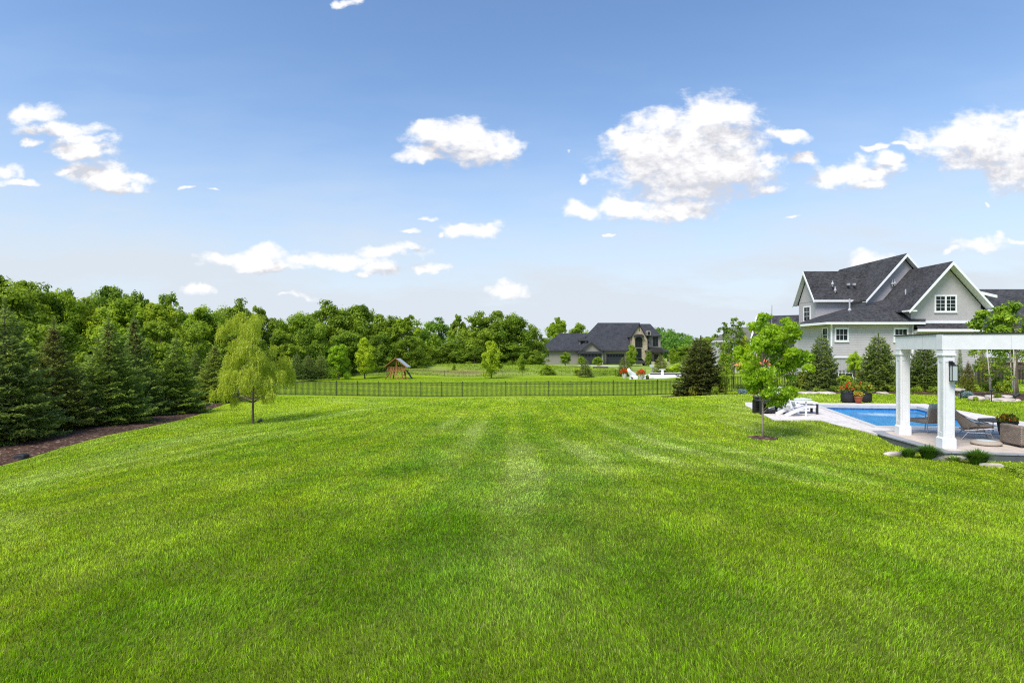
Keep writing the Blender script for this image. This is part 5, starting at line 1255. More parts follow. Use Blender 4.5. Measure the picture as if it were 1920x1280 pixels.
for a in (
 (-12, 508, 62, 190, 'round', Md, 'tallest woodland tree, cut by the left edge of the photo'),
 (52, 518, 68, 130, 'round', Md, 'broad green tree behind the two leftmost spruces'),
 (104, 541, 70, 110, 'round', Br, 'bright green tree behind the brown coned spruce'),
 (128, 536, 96, 80, 'loose', D, 'thin crowned tree with sky showing through, left of the highest round crown'),
 (205, 530, 96, 110, 'round', D, 'dark round tree rising highest behind the bright crowns at left'),
 (262, 541, 94, 90, 'loose', D, 'dark tree just right of the highest round crown at left'),
 (318, 549, 92, 70, 'tall', D, 'spiky topped dark tree where the left skyline steps down'),
 (170, 562, 74, 130, 'round', Yl, 'yellow green domed tree below the highest dark crown'),
 (232, 556, 72, 120, 'round', Br, 'light green domed tree between the second and third spruces'),
 (298, 562, 74, 130, 'round', Yl, 'wide yellow green tree behind the twin spruce tops'),
 (378, 571, 82, 110, 'round', Br, 'bright rounded tree left of the willow top'),
 (440, 563, 92, 100, 'round', Md, 'green tree rising directly behind the willow top'),
 (492, 574, 96, 80, 'loose', Md, 'loose crowned tree just right of the willow top'),
 (528, 594, 100, 60, 'loose', D, 'sparse small tree at the dip in the skyline'),
 (566, 584, 96, 110, 'round', Br, 'light green dome right of the skyline dip'),
 (625, 566, 104, 120, 'round', Md, 'left half of the high dome above the twin lawn trees'),
 (672, 567, 106, 110, 'round', D, 'dark dense dome above the twin lawn trees'),
 (722, 585, 104, 90, 'round', Md, 'mid green tree right of the dark dense dome'),
 (763, 590, 102, 70, 'loose', Br, 'ragged light tree directly above the cedar playset'),
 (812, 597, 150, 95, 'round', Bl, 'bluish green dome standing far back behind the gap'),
 (862, 590, 122, 60, 'loose', Md, 'ragged tree left of the large central dome'),
 (918, 578, 116, 130, 'round', Md, 'large central dome tree left of the far house'),
 (962, 586, 118, 90, 'round', D, 'dark right shoulder tree of the large central dome'),
 (1002, 612, 124, 60, 'tall', Md, 'slim tree between the central dome and the far house'),
 (1044, 594, 185, 62, 'loose', Br, 'left loose tree rising behind the far house roof'),
 (1086, 602, 190, 66, 'loose', Br, 'right loose tree rising behind the far house roof'),
 (20, 590, 50, 150, 'shrubby', Md, 'low bushy tree behind the leftmost spruce'),
 (110, 604, 54, 140, 'shrubby', Md, 'low bushy tree between the first two spruces'),
 (215, 612, 60, 120, 'shrubby', Br, 'low bushy tree behind the third spruce'),
 (300, 600, 66, 120, 'shrubby', Md, 'low bushy tree between the fourth and fifth spruces'),
 (372, 606, 68, 90, 'shrubby', Md, 'bushy tree between the last large spruce and the willow'),
 (455, 610, 78, 120, 'shrubby', Md, 'bushy tree behind the willow crown'),
 (530, 618, 84, 100, 'shrubby', Md, 'bushy tree right of the willow crown'),
 (590, 606, 88, 90, 'shrubby', D, 'dark bushy tree behind the row of small far spruces'),
 (650, 616, 92, 100, 'shrubby', D, 'dark bushy tree behind the twin lawn trees'),
 (715, 622, 96, 80, 'shrubby', D, 'dark bushy tree left of the cedar playset'),
 (768, 628, 98, 80, 'shrubby', Md, 'bushy tree right behind the cedar playset'),
 (795, 645, 104, 60, 'shrubby', Yl, 'low yellow green bush tree above the orange playset roof'),
 (838, 640, 108, 80, 'shrubby', Md, 'green thicket tree beyond the middle of the berm'),
 (890, 648, 110, 80, 'shrubby', D, 'dark thicket tree left of the lone berm tree'),
 (960, 640, 112, 80, 'shrubby', D, 'dark thicket tree right of the lone berm tree'),
 (1002, 655, 112, 50, 'shrubby', Md, 'thicket tree left of the far house corner'),
 (1262, 652, 142, 26, 'tall', Br, 'small bright tree at the right corner of the far house'),
 (1184, 645, 134, 26, 'tall', Br, 'small bright tree in front of the stone gable'),
 (1216, 656, 134, 17, 'tall', Md, 'small slim tree left of the porch arch'),
 (1290, 648, 170, 70, 'shrubby', Md, 'green thicket tree left of the dark bed spruce'),
 (1330, 628, 105, 74, 'shrubby', Br, 'bright bushy tree behind the dark bed spruce'),
 (1362, 640, 80, 46, 'shrubby', Br, 'green bushy tree right of the dark bed spruce'),
 (1300, 662, 150, 60, 'shrubby', Md, 'low thicket tree beyond the court left of the bed spruce')):
    wood(*a)
# planted garden trees
GL = 'young trees planted on the lawns'
wood(635, 643, 82, 62, 'shrubby', (1.3, 1.4, .9), 'left one of the twin young lawn trees beyond the fence', 'lawn_tree', GL, base=708)
wood(684, 632, 86, 46, 'tall', (2.0, 1.75, 1.1), 'right lighter one of the twin young lawn trees beyond the fence', 'lawn_tree', GL, base=707)
wood(921, 637, 86, 48, 'tall', (1.75, 1.55, 1.0), 'lone pale green young tree on the berm left of the far house', 'lawn_tree', GL, base=708)
wood(851, 682, 96, 9, 'tall', Br, 'tiny sapling on top of the meadow berm', 'lawn_tree', GL, base=697)
wood(978, 662, 96, 18, 'tall', Br, 'thin sapling between the berm and the far house', 'lawn_tree', GL)
wood(1060, 659, 136, 24, 'round', Br, 'leftmost small round tree before the far house wing', 'lawn_tree', GL, base=684)
wood(1090, 667, 132, 20, 'round', Br, 'small round tree left of the garage gable door', 'lawn_tree', GL, base=686)
wood(1121, 667, 132, 21, 'round', Br, 'small round tree right of the garage gable door', 'lawn_tree', GL, base=686)
wood(1025, 682, 92, 40, 'shrubby', (1.6, 1.5, 1.0), 'rounded light green shrub on the far lawn left of the small spruce', 'shrub', GL, base=706, cat='shrub')
wood(1082, 690, 92, 22, 'shrubby', (1.5, 1.3, 1.0), 'low olive shrub left of the small spruce below the far house', 'shrub', GL, base=703, cat='shrub')
for i, (px, t, b, w, lb) in enumerate(((1268, 681, 698, 34, 'left yellow green shrub above the covered pool'), (1292, 679, 699, 36, 'right yellow green shrub above the covered pool'), (1250, 688, 700, 24, 'low yellow green shrub beside the small far spruce'))):
    wood(px, t, 96, w, 'shrubby', (2.1, 1.9, 1.1), lb, 'shrub', GL, base=b, cat='shrub')
wood(1395, 628, 49, 44, 'loose', (2.0, 1.7, .9), 'yellow green tree between the bed spruce and the young maple', 'open_tree', GL)
wood(1601, 657, 46, 30, 'round', (1.9, 1.8, 1.2), 'small round topped tree before the house lower wall', 'lawn_tree', GL, base=703)
wood(1688, 640, 42, 24, 'tall', (1.7, 1.5, .8), 'light green tree just left of the first pergola column', 'lawn_tree', GL)

# ------------------------------------------------------------------ distant woods and undergrowth (stuff)
def mass(name, label, pts, per, leaf, tint, seed):
    rg = np.random.default_rng(seed); V, sh = crown_np(pts, subs=10, per=per, leaf=leaf, asp=.8, rg=rg, spread=.45)
    o = link_mesh(name, card_mesh(name, V, M['leafwood'], sh), None, tint); return tag(o, label, 'trees', kind='stuff')
pts = []
for px in range(1225, 1352, 7):
    for row in range(3):
        Y = 250 + row * 25; tp = np.interp(px, (1225, 1240, 1262, 1290, 1310, 1352), (620, 612, 622, 626, 632, 634)) + 9 * (2 - row) + rng.normal(0, 1.5)
        for z in range(3): pts.append((at(px + rng.normal(0, 2), Y), Y + rng.normal(0, 3), zat(tp + 5, Y) - z * 3.0 - .5, 2.3 + rng.random() * .9))
mass('distant_woods', 'distant blue green wooded hillside right of the far house', pts, 26, .62, (.78, 1.02, 1.7), 5)  # distance haze put into the leaf tint as extra blue
pts = []
for px in range(-60, 1020, 16):
    Y = np.interp(px, (-60, 300, 700, 1010), (56, 72, 99, 118)); x = at(px, Y)
    for r_ in range(2): pts.append((x + rng.normal(0, .8), Y + 4 * r_ + rng.normal(0, 1), hz(x, Y) + .8 + rng.random() * 1.6, 1.1 + rng.random() * .8))
mass('undergrowth', 'shaded undergrowth filling the foot of the woodland edge', pts, 30, .36, (.95, .98, .9), 6)
# backdrop wood behind the first rows, keeps the edge closed
pts = []
for px in range(-160, 1000, 18):
    Y = np.interp(px, (-160, 300, 700, 1000), (82, 104, 124, 140)); x = at(px, Y); tp = np.interp(px, (-160, 40, 140, 330, 520, 560, 640, 780, 820, 900, 1000), (520, 550, 580, 585, 612, 605, 596, 612, 640, 610, 640))
    zt3 = zat(tp, Y)
    for z in np.arange(-1, zt3, 2.6): pts.append((x + rng.normal(0, .6), Y + rng.normal(0, 1.5), z, 1.9 + rng.random() * .7))
mass('woodland_interior', 'dark mass of trees inside the wood behind the front crowns', pts, 20, .46, (.9, .95, .9), 8)

# ------------------------------------------------------------------ spruces
def spruce_proto(seed, H=5.0, R0=1.7, N_=26000, levels=34, open_=0.0, power=.85, cones=0, card=.115):
    rg = np.random.default_rng(seed); br = []
    for l in range(levels):
        t = (l + .3 * rg.random()) / levels; z0 = .10 + t * (H * .93); nb = int(13 - 6 * t)
        a0 = rg.random() * 6.28
        for k in range(nb):
            L = R0 * ((1 - t) ** power) * (.72 + .42 * rg.random()) + .07
            if rg.random() < open_: L *= .55
            br.append((a0 + 6.283 * (k + .6 * rg.random()) / nb, z0 + rg.normal(0, .04), L, t, rg.random()))
    br = np.array(br); w = br[:, 2] ** 1.7 + .02; b = rg.choice(len(br), N_, p=w / w.sum())
    a, z0, L, t, rb = br[b].T; s = .12 + .88 * rg.random(N_) ** .65
    rd = np.c_[np.cos(a), np.sin(a), np.zeros(N_)]; tg = np.c_[-np.sin(a), np.cos(a), np.zeros(N_)]
    lift = .55 * t - .12
    zc = z0 + L * (lift * s - .22 * s * (1 - t) + .20 * s * s)
    side = np.sign(rg.random(N_) - .5); tw = (.40 * L * (1 - s) ** .8 + .07); u = rg.random(N_) ** .8
    P = rd * (L * s)[:, None] + (tg * side[:, None] * .85 + rd * .5) * (tw * u)[:, None]; P[:, 2] = zc - .16 * tw * u + rg.normal(0, .014, N_)
    A = tg * side[:, None] * (.65 + .2 * rg.random(N_))[:, None] + rd * .65 + rg.normal(0, .28, (N_, 3)) + np.array((0, 0, .06))
    tip = s > .9; A[tip] = rd[tip] + rg.normal(0, .3, (tip.sum(), 3)) + np.array((0, 0, .15))
    B = np.cross(A, np.array((0, 0, 1.0)) + rg.normal(0, .55, (N_, 3)))
    V = cards_np(P, A, card * (.7 + .7 * rg.random(N_)), .30, B)
    sh = np.clip(.18 + .5 * rb + .2 * rg.normal(0, 1, N_) + .22 * (u > .75), 0, 1)
    # leader spike
    nl = 160; zz = H * (.93 + .085 * rg.random(nl)); aa = rg.random(nl) * 6.28
    V2 = cards_np(np.c_[.0 * zz, 0 * zz, zz], np.c_[np.cos(aa), np.sin(aa), np.full(nl, .9)], .10, .25)
    parts = {'needles': card_mesh('needles', np.r_[V, V2], M['spruce'], np.r_[sh, np.full(nl, .5)])}
    mb = MB(); mb.tube([(0, 0, -.2), (0, 0, H * .5), (0.02, 0, H * .98)], [.028 * H * .6, .016 * H * .6, .006], 8)
    for q in br[rg.choice(len(br), min(len(br), 170), replace=False)]:
        ca, sa = math.cos(q[0]), math.sin(q[0]); e = q[2] * .8; lf = (.55 * q[3] - .12)
        mb.tube([(0, 0, q[1]), (ca * e, sa * e, q[1] + q[2] * (lf * .8 - .176 * (1 - q[3]) + .128))], [.016, .005], 4, cap=False)
    me = bpy.data.meshes.new('trunk'); me.from_pydata([tuple(v) for v in mb.v], [], mb.f); me.materials.append(M['bark']); parts['trunk'] = me
    if cones:
        m_ = cones; bb = br[(br[:, 3] > .62) & (br[:, 3] < .97)]; q = bb[rg.choice(len(bb), m_)]; s = .3 + .6 * rg.random(m_)
        P = np.c_[np.cos(q[:, 0]) * q[:, 2] * s, np.sin(q[:, 0]) * q[:, 2] * s, q[:, 1] + q[:, 2] * (.3 * s) - .02]; P = np.repeat(P, 6, 0) + rg.normal(0, .022, (m_ * 6, 3))
        parts['cones'] = card_mesh('cones', cards_np(P, rg.normal(0, .5, (m_ * 6, 3)) + (0, 0, -1), .09, .38), M['cone'])
    return parts
SPN = [None, spruce_proto(2, N_=32000, open_=.3, cones=260, power=.8), spruce_proto(3, N_=32000, open_=.15, power=.8, cones=120)]
SPL = [spruce_proto(11, N_=64000, open_=.3, power=1.12, R0=1.85, card=.12), spruce_proto(12, N_=56000, open_=.3, cones=260, power=1.15, R0=1.85, card=.12), spruce_proto(13, N_=60000, open_=.2, power=1.1, cones=120, R0=1.85, card=.12)]
SPD = spruce_proto(9, N_=46000, levels=32, card=.16, power=.62, R0=1.75)
SPF = [spruce_proto(4, N_=15000, levels=26, card=.16, power=.8), spruce_proto(5, N_=15000, levels=24, card=.16, power=.72)]
GS = 'spruces in the mulch bed'
def spruce(px, base, top, Y, w, pr, label, tint=(1, 1, 1), rz=0, group=GS, name='spruce_tree', H0=5.0, R0=1.72, usez=None):
    x = at(px, Y); z = hz(x, Y) if usez is None else zat(base, Y)
    return spawn(pr, name, label, 'spruce', x, Y, z, w / F * Y / 2 / R0, (zat(top, Y) - z) / (H0 * 1.01), rz, group, tint)
spruce(8, 842, 560, 20.6, 205, SPL[0], 'leftmost and nearest spruce, cut by the left edge', (1.0, 1.02, 1.1), .4)
spruce(100, 826, 598, 23.3, 150, SPL[1], 'brown coned spruce, second from the left edge', (1.0, .92, .9), 1.0)
spruce(204, 808, 590, 25.6, 152, SPL[2], 'full green spruce, third from the left edge', (1.05, 1.12, 1), 2.2)
spruce(252, 792, 584, 29.0, 112, SPL[1], 'slim topped spruce directly right of the third one', (1.05, 1.1, 1.2), 3.4)
spruce(330, 782, 624, 31.0, 106, SPL[0], 'compact bright spruce, left of the willow bed path', (1.25, 1.3, 1.0), 4.9)
spruce(403, 762, 640, 38.0, 92, SPL[2], 'last spruce of the row, partly behind the willow', (1.3, 1.25, .95), 5.5)
spruce(366, 768, 656, 43.0, 70, SPL[0], 'smaller spruce deeper between the last two large ones', (1.0, 1.0, 1), 1.3)
spruce(-90, 850, 560, 21.5, 200, SPL[2], 'spruce mostly outside the left edge of the photo', (1.0, 1.0, 1), .9)
GR = 'spruces around the pool garden'
spruce(1314, 744, 630, 43.5, 92, SPD, 'broad dark spruce at the right end of the long fence', (.62, .55, .62), 2.7, GR)
spruce(1541, 736, 626, 38.0, 62, SPD, 'dark spruce left of the house downspout', (.95, .95, 1.1), .3, GR)
spruce(1647, 737, 625, 36.2, 72, SPD, 'dark spruce between the house and the first column', (1.0, 1.0, .95), 1.9, GR)
spruce(1733, 738, 640, 36.0, 64, SPD, 'dark spruce seen between the two left columns', (.8, .85, .8), 3.9, GR)
spruce(1815, 727, 676, 37.0, 34, SPN[1], 'small brownish pine right of the corner column', (1.25, .95, .8), 4.4, GR, name='small_pine')
spruce(1746 + 54, 690, 640, 46, 12, SPF[0], 'thin dark evergreen beside the corner column lantern', (.8, .9, .8), 0, GR, name='slim_evergreen')
spruce(1842, 690, 640, 46, 20, SPF[1], 'narrow reddish evergreen before the white car', (1.3, 1.0, .8), 0, GR, name='slim_evergreen')
GF = 'small spruces beyond the fence'
spruce(1098, 704, 673, 88, 30, SPF[0], 'small spruce below the garage of the far house', (.85, .8, .85), 0, GF, usez=1)
spruce(1171, 704, 667, 90, 34, SPF[1], 'small spruce behind the red leaved planters', (1.0, .9, .8), 1, GF, usez=1)
spruce(1239, 702, 664, 94, 36, SPF[0], 'small spruce right of the basketball hoop', (1.2, 1.05, .8), 2, GF, usez=1)
spruce(556, 710, 660, 74, 40, SPF[0], 'leftmost of the three far spruces right of the willow', (.95, 1, 1), 3, GF, usez=1)
spruce(578, 710, 664, 76, 42, SPF[1], 'middle one of the three far spruces right of the willow', (.95, .95, .9), 4, GF, usez=1)
spruce(602, 709, 662, 78, 42, SPF[0], 'rightmost of the three far spruces, beside the twin lawn trees', (1, 1, .9), 5, GF, usez=1)

# ------------------------------------------------------------------ specimen trees with their own outline
def specimen(name, label, cat, px0, base, Y, cl, mat, trunkmat, r0, leaf, asp, subs, per, droop, seed, depth=.5, tint=(1, 1, 1), spread=.5, up=.5, ttop=.75, z=None, group=None):
    rg = np.random.default_rng(seed); x0 = at(px0, Y); z0 = hz(x0, Y) if z is None else z
    root = thing(name, label, cat, (x0, Y, z0), group)
    c3 = [((a - px0) / F * Y, (rg.random() - .5) * 2 * depth * (1 - .3 * rg.random()), zat(b, Y) - z0, r / F * Y) for a, b, r in cl]
    V, sh = crown_np(c3, subs=subs, per=per, leaf=leaf, asp=asp, rg=rg, droop=droop, spread=spread, up=up)
    link_mesh('crown', card_mesh('crown', V, M[mat], sh), root, tint)
    Ht = max(c[2] + c[3] for c in c3); tm = trunk_mb(Ht, r0, c3, rg, bend=.002, top=ttop, lr=.35)
    me = bpy.data.meshes.new('trunk'); me.from_pydata([tuple(v) for v in tm.v], [], tm.f); me.materials.append(M[trunkmat]); me.polygons.foreach_set('use_smooth', [True] * len(me.polygons)); link_mesh('trunk', me, root)
    return root, c3
MC = [(1422, 597, 9), (1424, 613, 13), (1430, 634, 18), (1408, 648, 15), (1394, 657, 10), (1448, 625, 15), (1480, 603, 8), (1474, 618, 13), (1482, 638, 13), (1455, 652, 20), (1430, 668, 20), (1405, 683, 16), (1480, 668, 17), (1502, 670, 12), (1512, 662, 7), (1455, 690, 20), (1425, 703, 18), (1400, 710, 12), (1482, 698, 14), (1450, 720, 19), (1425, 733, 13), (1476, 735, 13), (1492, 733, 8), (1456, 748, 12), (1442, 757, 9), (1408, 728, 10), (1386, 668, 6), (1466, 640, 15), (1440, 650, 14), (1500, 690, 8)]
MC = [(a, b, r * 1.12) for a, b, r in MC] + [((MC[i][0] + MC[j][0]) / 2, (MC[i][1] + MC[j][1]) / 2, 11) for i in range(len(MC)) for j in range(i) if 14 < math.hypot(MC[i][0] - MC[j][0], MC[i][1] - MC[j][1]) < 34 and (i * 7 + j) % 3 == 0]
specimen('young_maple', 'young maple with bright green drooping leaves on a slim pale trunk in the lawn', 'tree', 1430, 822, 17.0, MC, 'maple', 'palebark', .036, .085, .6, 13, 36, 1.0, 11, depth=.62, tint=(1.3, 1.15, 1.0), spread=.55, up=.1)
mx_, my_ = MAPLE
mb = MB(); mb.lathe((mx_, my_, hz(mx_, my_)), [(.46, -.05), (.42, .02), (.30, .035), (.05, .05)], 24); tag(mb.build('mulch_ring', M['mulch']), kind='structure')
# willow
WC = [(424, 606, 13), (446, 598, 14), (470, 600, 15), (492, 606, 11), (412, 622, 13), (440, 620, 19), (470, 622, 19), (494, 626, 10), (424, 648, 17), (450, 650, 20), (476, 650, 15), (430, 678, 20), (460, 680, 21), (494, 668, 16), (520, 682, 15), (418, 704, 17), (450, 708, 20), (486, 704, 21), (520, 708, 17), (531, 704, 11), (428, 732, 17), (462, 730, 19), (504, 732, 17), (522, 738, 9), (412, 738, 9), (442, 752, 9), (488, 748, 9), (508, 655, 8), (506, 690, 15), (513, 718, 13), (505, 706, 14)]
rg = np.random.default_rng(21); Yw = 25.0; x0 = at(474, Yw); z0 = hz(x0, Yw); wl = thing('willow_tree', 'feathery pale green young willow standing in the lawn by the mulch bed', 'tree', (x0, Yw, z0))
c3 = np.array([((a - 474) / F * Yw, (rg.random() - .5) * 2.2 * (.5 + r / 30), zat(b, Yw) - z0, r / F * Yw) for a, b, r in WC]); K = 4200; ci = rg.choice(len(c3), K, p=c3[:, 3] ** 2 / (c3[:, 3] ** 2).sum())
d = unit(rg.normal(0, 1, (K, 3))); st = c3[ci, :3] + d * c3[ci, 3:4] * rg.random((K, 1)) ** .45; st[:, 2] += .08
out = unit(np.c_[st[:, 0], st[:, 1], np.zeros(K)] + rg.normal(0, .6, (K, 3)) * (1, 1, 0)); Ls = .10 + .26 * rg.random(K); nlf = 9
tt = np.linspace(0, 1, nlf)[None, :, None]; Pn = st[:, None] + out[:, None] * (tt * (.28 * Ls[:, None, None])) + np.array((0, 0, -1)) * (tt ** 1.5 * Ls[:, None, None])
A = np.broadcast_to(out[:, None] * .45, Pn.shape) + np.array((0, 0, -1.0)) * (.25 + tt) + rg.normal(0, .42, Pn.shape)
sh = np.clip(np.repeat(rg.random(K), nlf) * .7 + .3 * rg.random(K * nlf), 0, 1)
link_mesh('crown', card_mesh('crown', cards_np(Pn.reshape(-1, 3), A.reshape(-1, 3), .105 * (.7 + .6 * rg.random(K * nlf)), .24), M['willow'], sh), wl, (1.12, 1.1, 1.0))
tm = trunk_mb(4.7, .06, [tuple(c) for c in c3], rg, bend=.006, top=.78, lr=.30); me = bpy.data.meshes.new('trunk'); me.from_pydata([tuple(v) for v in tm.v], [], tm.f); me.materials.append(M['bark']); link_mesh('trunk', me, wl)
# right edge bright tree
EC = [(1868, 588, 12), (1888, 582, 14), (1908, 576, 13), (1930, 582, 16), (1860, 606, 13), (1880, 604, 18), (1905, 600, 18), (1930, 606, 18), (1955, 600, 18), (1852, 622, 12), (1874, 624, 18), (1900, 626, 20), (1928, 630, 20), (1860, 645, 14), (1885, 650, 18), (1912, 652, 18), (1940, 650, 20)]
specimen('broadleaf_tree', 'bright green broadleaf tree above the beam at the right edge', 'tree', 1905, 740, 34.0, EC, 'bush', 'bark', .12, .14, .7, 14, 48, .2, 31, depth=1.3, tint=(1.35, 1.45, .8), spread=.5)
# birches : several pale stems, open small-leaved crown
def birch(px, Y, stems, cl, label, seed, name='birch_clump', cat='birch', leaf=.085, per=20, tint=(1.15, 1.15, .75), bark='birch', grp='multi stemmed birches in the right bed'):
    rg = np.random.default_rng(seed); x0 = at(px, Y); z0 = hz(x0, Y); r = thing(name, label, cat, (x0, Y, z0), grp)
    for i, (a, b) in enumerate(stems):
        dy = (i - 1) * .18
        MB().tube([(x0 + (i - 1) * .06, Y + dy * .3, z0 - .1), (at((px + a) / 2 + .0, Y), Y + dy, (z0 + zat(b, Y)) / 2), (at(a, Y), Y + dy * 1.6, zat(b, Y))], [.034, .024, .010], 8).build('stem', M[bark], r, smooth=True)
    c3 = [((a - px) / F * Y, (rg.random() - .5) * 1.3, zat(b, Y) - z0, q / F * Y) for a, b, q in cl]
    V, sh = crown_np(c3, subs=9, per=per, leaf=leaf, asp=.7, rg=rg, droop=.5, spread=.5)
    link_mesh('crown', card_mesh('crown', V, M['bush'], sh), r, tint); return r
birch(1857, 31.0, [(1842, 655), (1851, 650), (1868, 650), (1874, 668)], [(1842, 665, 12), (1850, 650, 12), (1862, 645, 13), (1872, 656, 12), (1845, 682, 12), (1860, 678, 14), (1872, 682, 12), (1838, 690, 9), (1850, 700, 9), (1866, 697, 9), (1835, 660, 9)], 'multi stemmed birch nearer the corner column', 41)
birch(1902, 29.6, [(1891, 640), (1900, 636), (1914, 660), (1912, 645)], [(1888, 650, 13), (1902, 642, 14), (1918, 648, 14), (1885, 668, 12), (1900, 668, 14), (1914, 672, 12), (1882, 690, 10), (1897, 694, 12), (1912, 696, 10), (1925, 668, 14), (1888, 708, 8)], 'multi stemmed birch partly behind the right hand column', 42)

birch(1376, 49.0, [(1378, 592), (1372, 640), (1366, 640)], [(1378, 598, 6), (1373, 608, 8), (1384, 606, 7), (1390, 612, 6), (1368, 622, 8), (1380, 622, 10), (1392, 626, 8), (1364, 640, 9), (1378, 640, 11), (1388, 644, 9), (1370, 658, 10), (1382, 662, 11), (1390, 672, 8), (1372, 678, 9)], 'airy thin tree with open crown left of the sage roofed house', 43, 'open_tree', 'tree', .17, 9, (.9, 1.0, 1.0), 'bark', None)
birch(1356, 50.5, [(1354, 604), (1350, 640)], [(1354, 610, 6), (1350, 618, 7), (1359, 618, 6), (1346, 630, 6), (1357, 632, 9), (1348, 646, 8), (1362, 648, 9), (1354, 662, 10)], 'smaller airy tree left of the open crowned tree', 44, 'open_tree', 'tree', .17, 9, (.9, 1.0, 1.0), 'bark', None)

# ------------------------------------------------------------------ bushes and small plants
def bushp(seed, leaf=.11, per=26, mat='bush'):
    rg = np.random.default_rng(seed); cl = [(.55 * math.cos(a) * q, .55 * math.sin(a) * q, .35 + .35 * rg.random() * (1 - q * .5), .34 + .12 * rg.random()) for a, q in zip(rg.random(11) * 6.28, rg.random(11) ** .5)]
    V, sh = crown_np(cl, subs=9, per=per, leaf=leaf, asp=.65, rg=rg, spread=.5); V[:, 2] = np.maximum(V[:, 2], -.02)
    return {'foliage': card_mesh('foliage', V, M[mat], sh)}
BU = [bushp(60), bushp(61), bushp(62, .14, 20)]; JU = bushp(63, .10, 34, 'juniper')
def bush(px, top, base, Y, w, label, tint=(1, 1, 1), pr=None, name='bush', z=None, k=[0]):
    k[0] += 1; x = at(px, Y); z = hz(x, Y) - .02 if z is None else z; h = zat(top, Y) - z
    me = (pr or BU[k[0] % 3])['foliage']; o = link_mesh(name, me, None, tint); o.location = (x, Y, z); o.rotation_euler.z = k[0] * 1.7; s = w / F * Y / 2 / .95; o.scale = (s, s, max(h, .1) / .98)
    return tag(o, label, 'bush')
G1 = (.8, .85, .9); G2 = (1.5, 1.4, .9); G3 = (1.15, 1.1, .9)
bush(1356, 690, 740, 42.6, 22, 'tall columnar green shrub right of the dark bed spruce', G3)
bush(1301, 722, 742, 42.2, 20, 'small reddish green bush at the foot of the bed spruce', (1.5, 1.1, 1))
bush(1340, 722, 742, 41.6, 18, 'light green bush between bed spruce and columnar shrub', G2)
bush(1391, 716, 744, 42.8, 24, 'dark green bush right of the columnar shrub', G1)
bush(1393, 727, 745, 37.2, 26, 'blue juniper mound left of the flat boulder', (1, 1, 1), JU, 'juniper')
bush(1410, 714, 744, 41.0, 26, 'dark bush behind the blue juniper near the maple', G1)
bush(1450, 712, 742, 41.0, 36, 'dark bush seen below the maple crown', G1)
bush(1484, 706, 742, 40.0, 34, 'dark bush right of the maple crown', G1)
bush(1517, 690, 742, 38.6, 44, 'olive twiggy bush left of the downspout spruce', (1.0, .85, .7))
bush(1500, 728, 744, 36.4, 30, 'light green low bush behind the long boulders', G2)
bush(1534, 727, 742, 36.2, 34, 'round green low bush under the downspout spruce', G3)
bush(1566, 722, 740, 36.8, 24, 'small green bush left of the barrel planters', G3)
bush(1352, 735, 746, 38.4, 14, 'tiny light green plant at the mulch edge, leftmost', G2)
bush(1371, 735, 746, 37.8, 14, 'tiny light green plant just left of the juniper', G2)
bush(1671, 718, 740, 35.2, 18, 'leafy bright plant touching the first column', G2)
bush(1712, 724, 740, 34.2, 14, 'left leafy plant of the pair between the columns', G2)
bush(1724, 722, 740, 34.4, 14, 'middle leafy plant between the columns', G2)
bush(1748, 722, 740, 33.8, 20, 'rightmost leafy plant between the columns', G2)
bush(1816, 731, 748, 30.0, 34, 'blue juniper mound above the squarish boulder', (1, 1, 1), JU, 'juniper')
bush(1830, 742, 750, 28.2, 12, 'small green tuft in front of the squarish boulder', G2)
bush(1870, 736, 750, 28.6, 18, 'green bush between the boulders and the birch', G3)
bush(1850, 715, 727, 37.0, 26, 'low green bush in the grass behind the birch', G3)
bush(1868, 702, 722, 36.0, 22, 'dark rounded bush behind the nearer birch', G1)
bush(1885, 712, 732, 34.0, 34, 'light green perennials behind the right birch', G2)
bush(1801, 722, 738, 34.0, 20, 'green bush right of the corner column base of bed', G3)
bush(1580, 700, 712, 45.5, 36, 'yellow green bush below the small tree at the house', G2)
bush(1622, 697, 712, 45.0, 34, 'green bush at the pinkish boulder', G3)
bush(1905, 868, 882, 12.3, 34, 'lime green leafy plant under the pergola floor edge', (1.9, 1.7, 1.3), name='leafy_plant')
bush(1918, 877, 890, 11.6, 26, 'lime green leafy plant cut by the right edge', (1.9, 1.7, 1.3), name='leafy_plant')
# ornamental grasses
def tuft(px, py, z, w, h, label, seed, n=900, tint=(1, 1, 1)):
    rg = np.random.default_rng(seed); x, y = FRONTC(px, py, z); zz = hz(x, y); a = rg.random(n) * 6.283; q = rg.random(n) ** .6; L = h * (.7 + .5 * rg.random(n)); bl = .012
    V = []; px0 = np.c_[q * .16 * w * np.cos(a), q * .16 * w * np.sin(a), 0 * q]; o = np.c_[np.cos(a), np.sin(a), 0 * a]
    p1 = px0 + o * (w * .20 * q)[:, None] + np.array((0, 0, 1)) * (L * .60)[:, None]; p2 = px0 + o * (w * .5 * q)[:, None] + np.array((0, 0, 1)) * (L * (1 - .35 * q))[:, None]
    W = np.c_[-np.sin(a), np.cos(a), 0 * a] * bl / 2
    V = np.concatenate([np.stack([px0 - W, px0 + W, p1 + W, p1 - W], 1), np.stack([p1 - W, p1 + W, p2 + W * .2, p2 - W * .2], 1)]).reshape(-1, 3)
    o_ = link_mesh('ornamental_grass', card_mesh('ornamental_grass', V, M['grassy'], np.tile(rg.random(n), 2)), None, tint); o_.location = (x, y, zz - .01)
    return tag(o_, label, 'grass tuft', 'ornamental grass tufts by the pergola')
tuft(1704, 856, -.93, .42, .26, 'left smaller grass tuft beside the flat pale stone', 70, 600, (.9, 1, .9))
tuft(1741, 859, -.95, .58, .36, 'largest dark grass tuft below the corner column', 71, 1300, (.8, .95, .9))
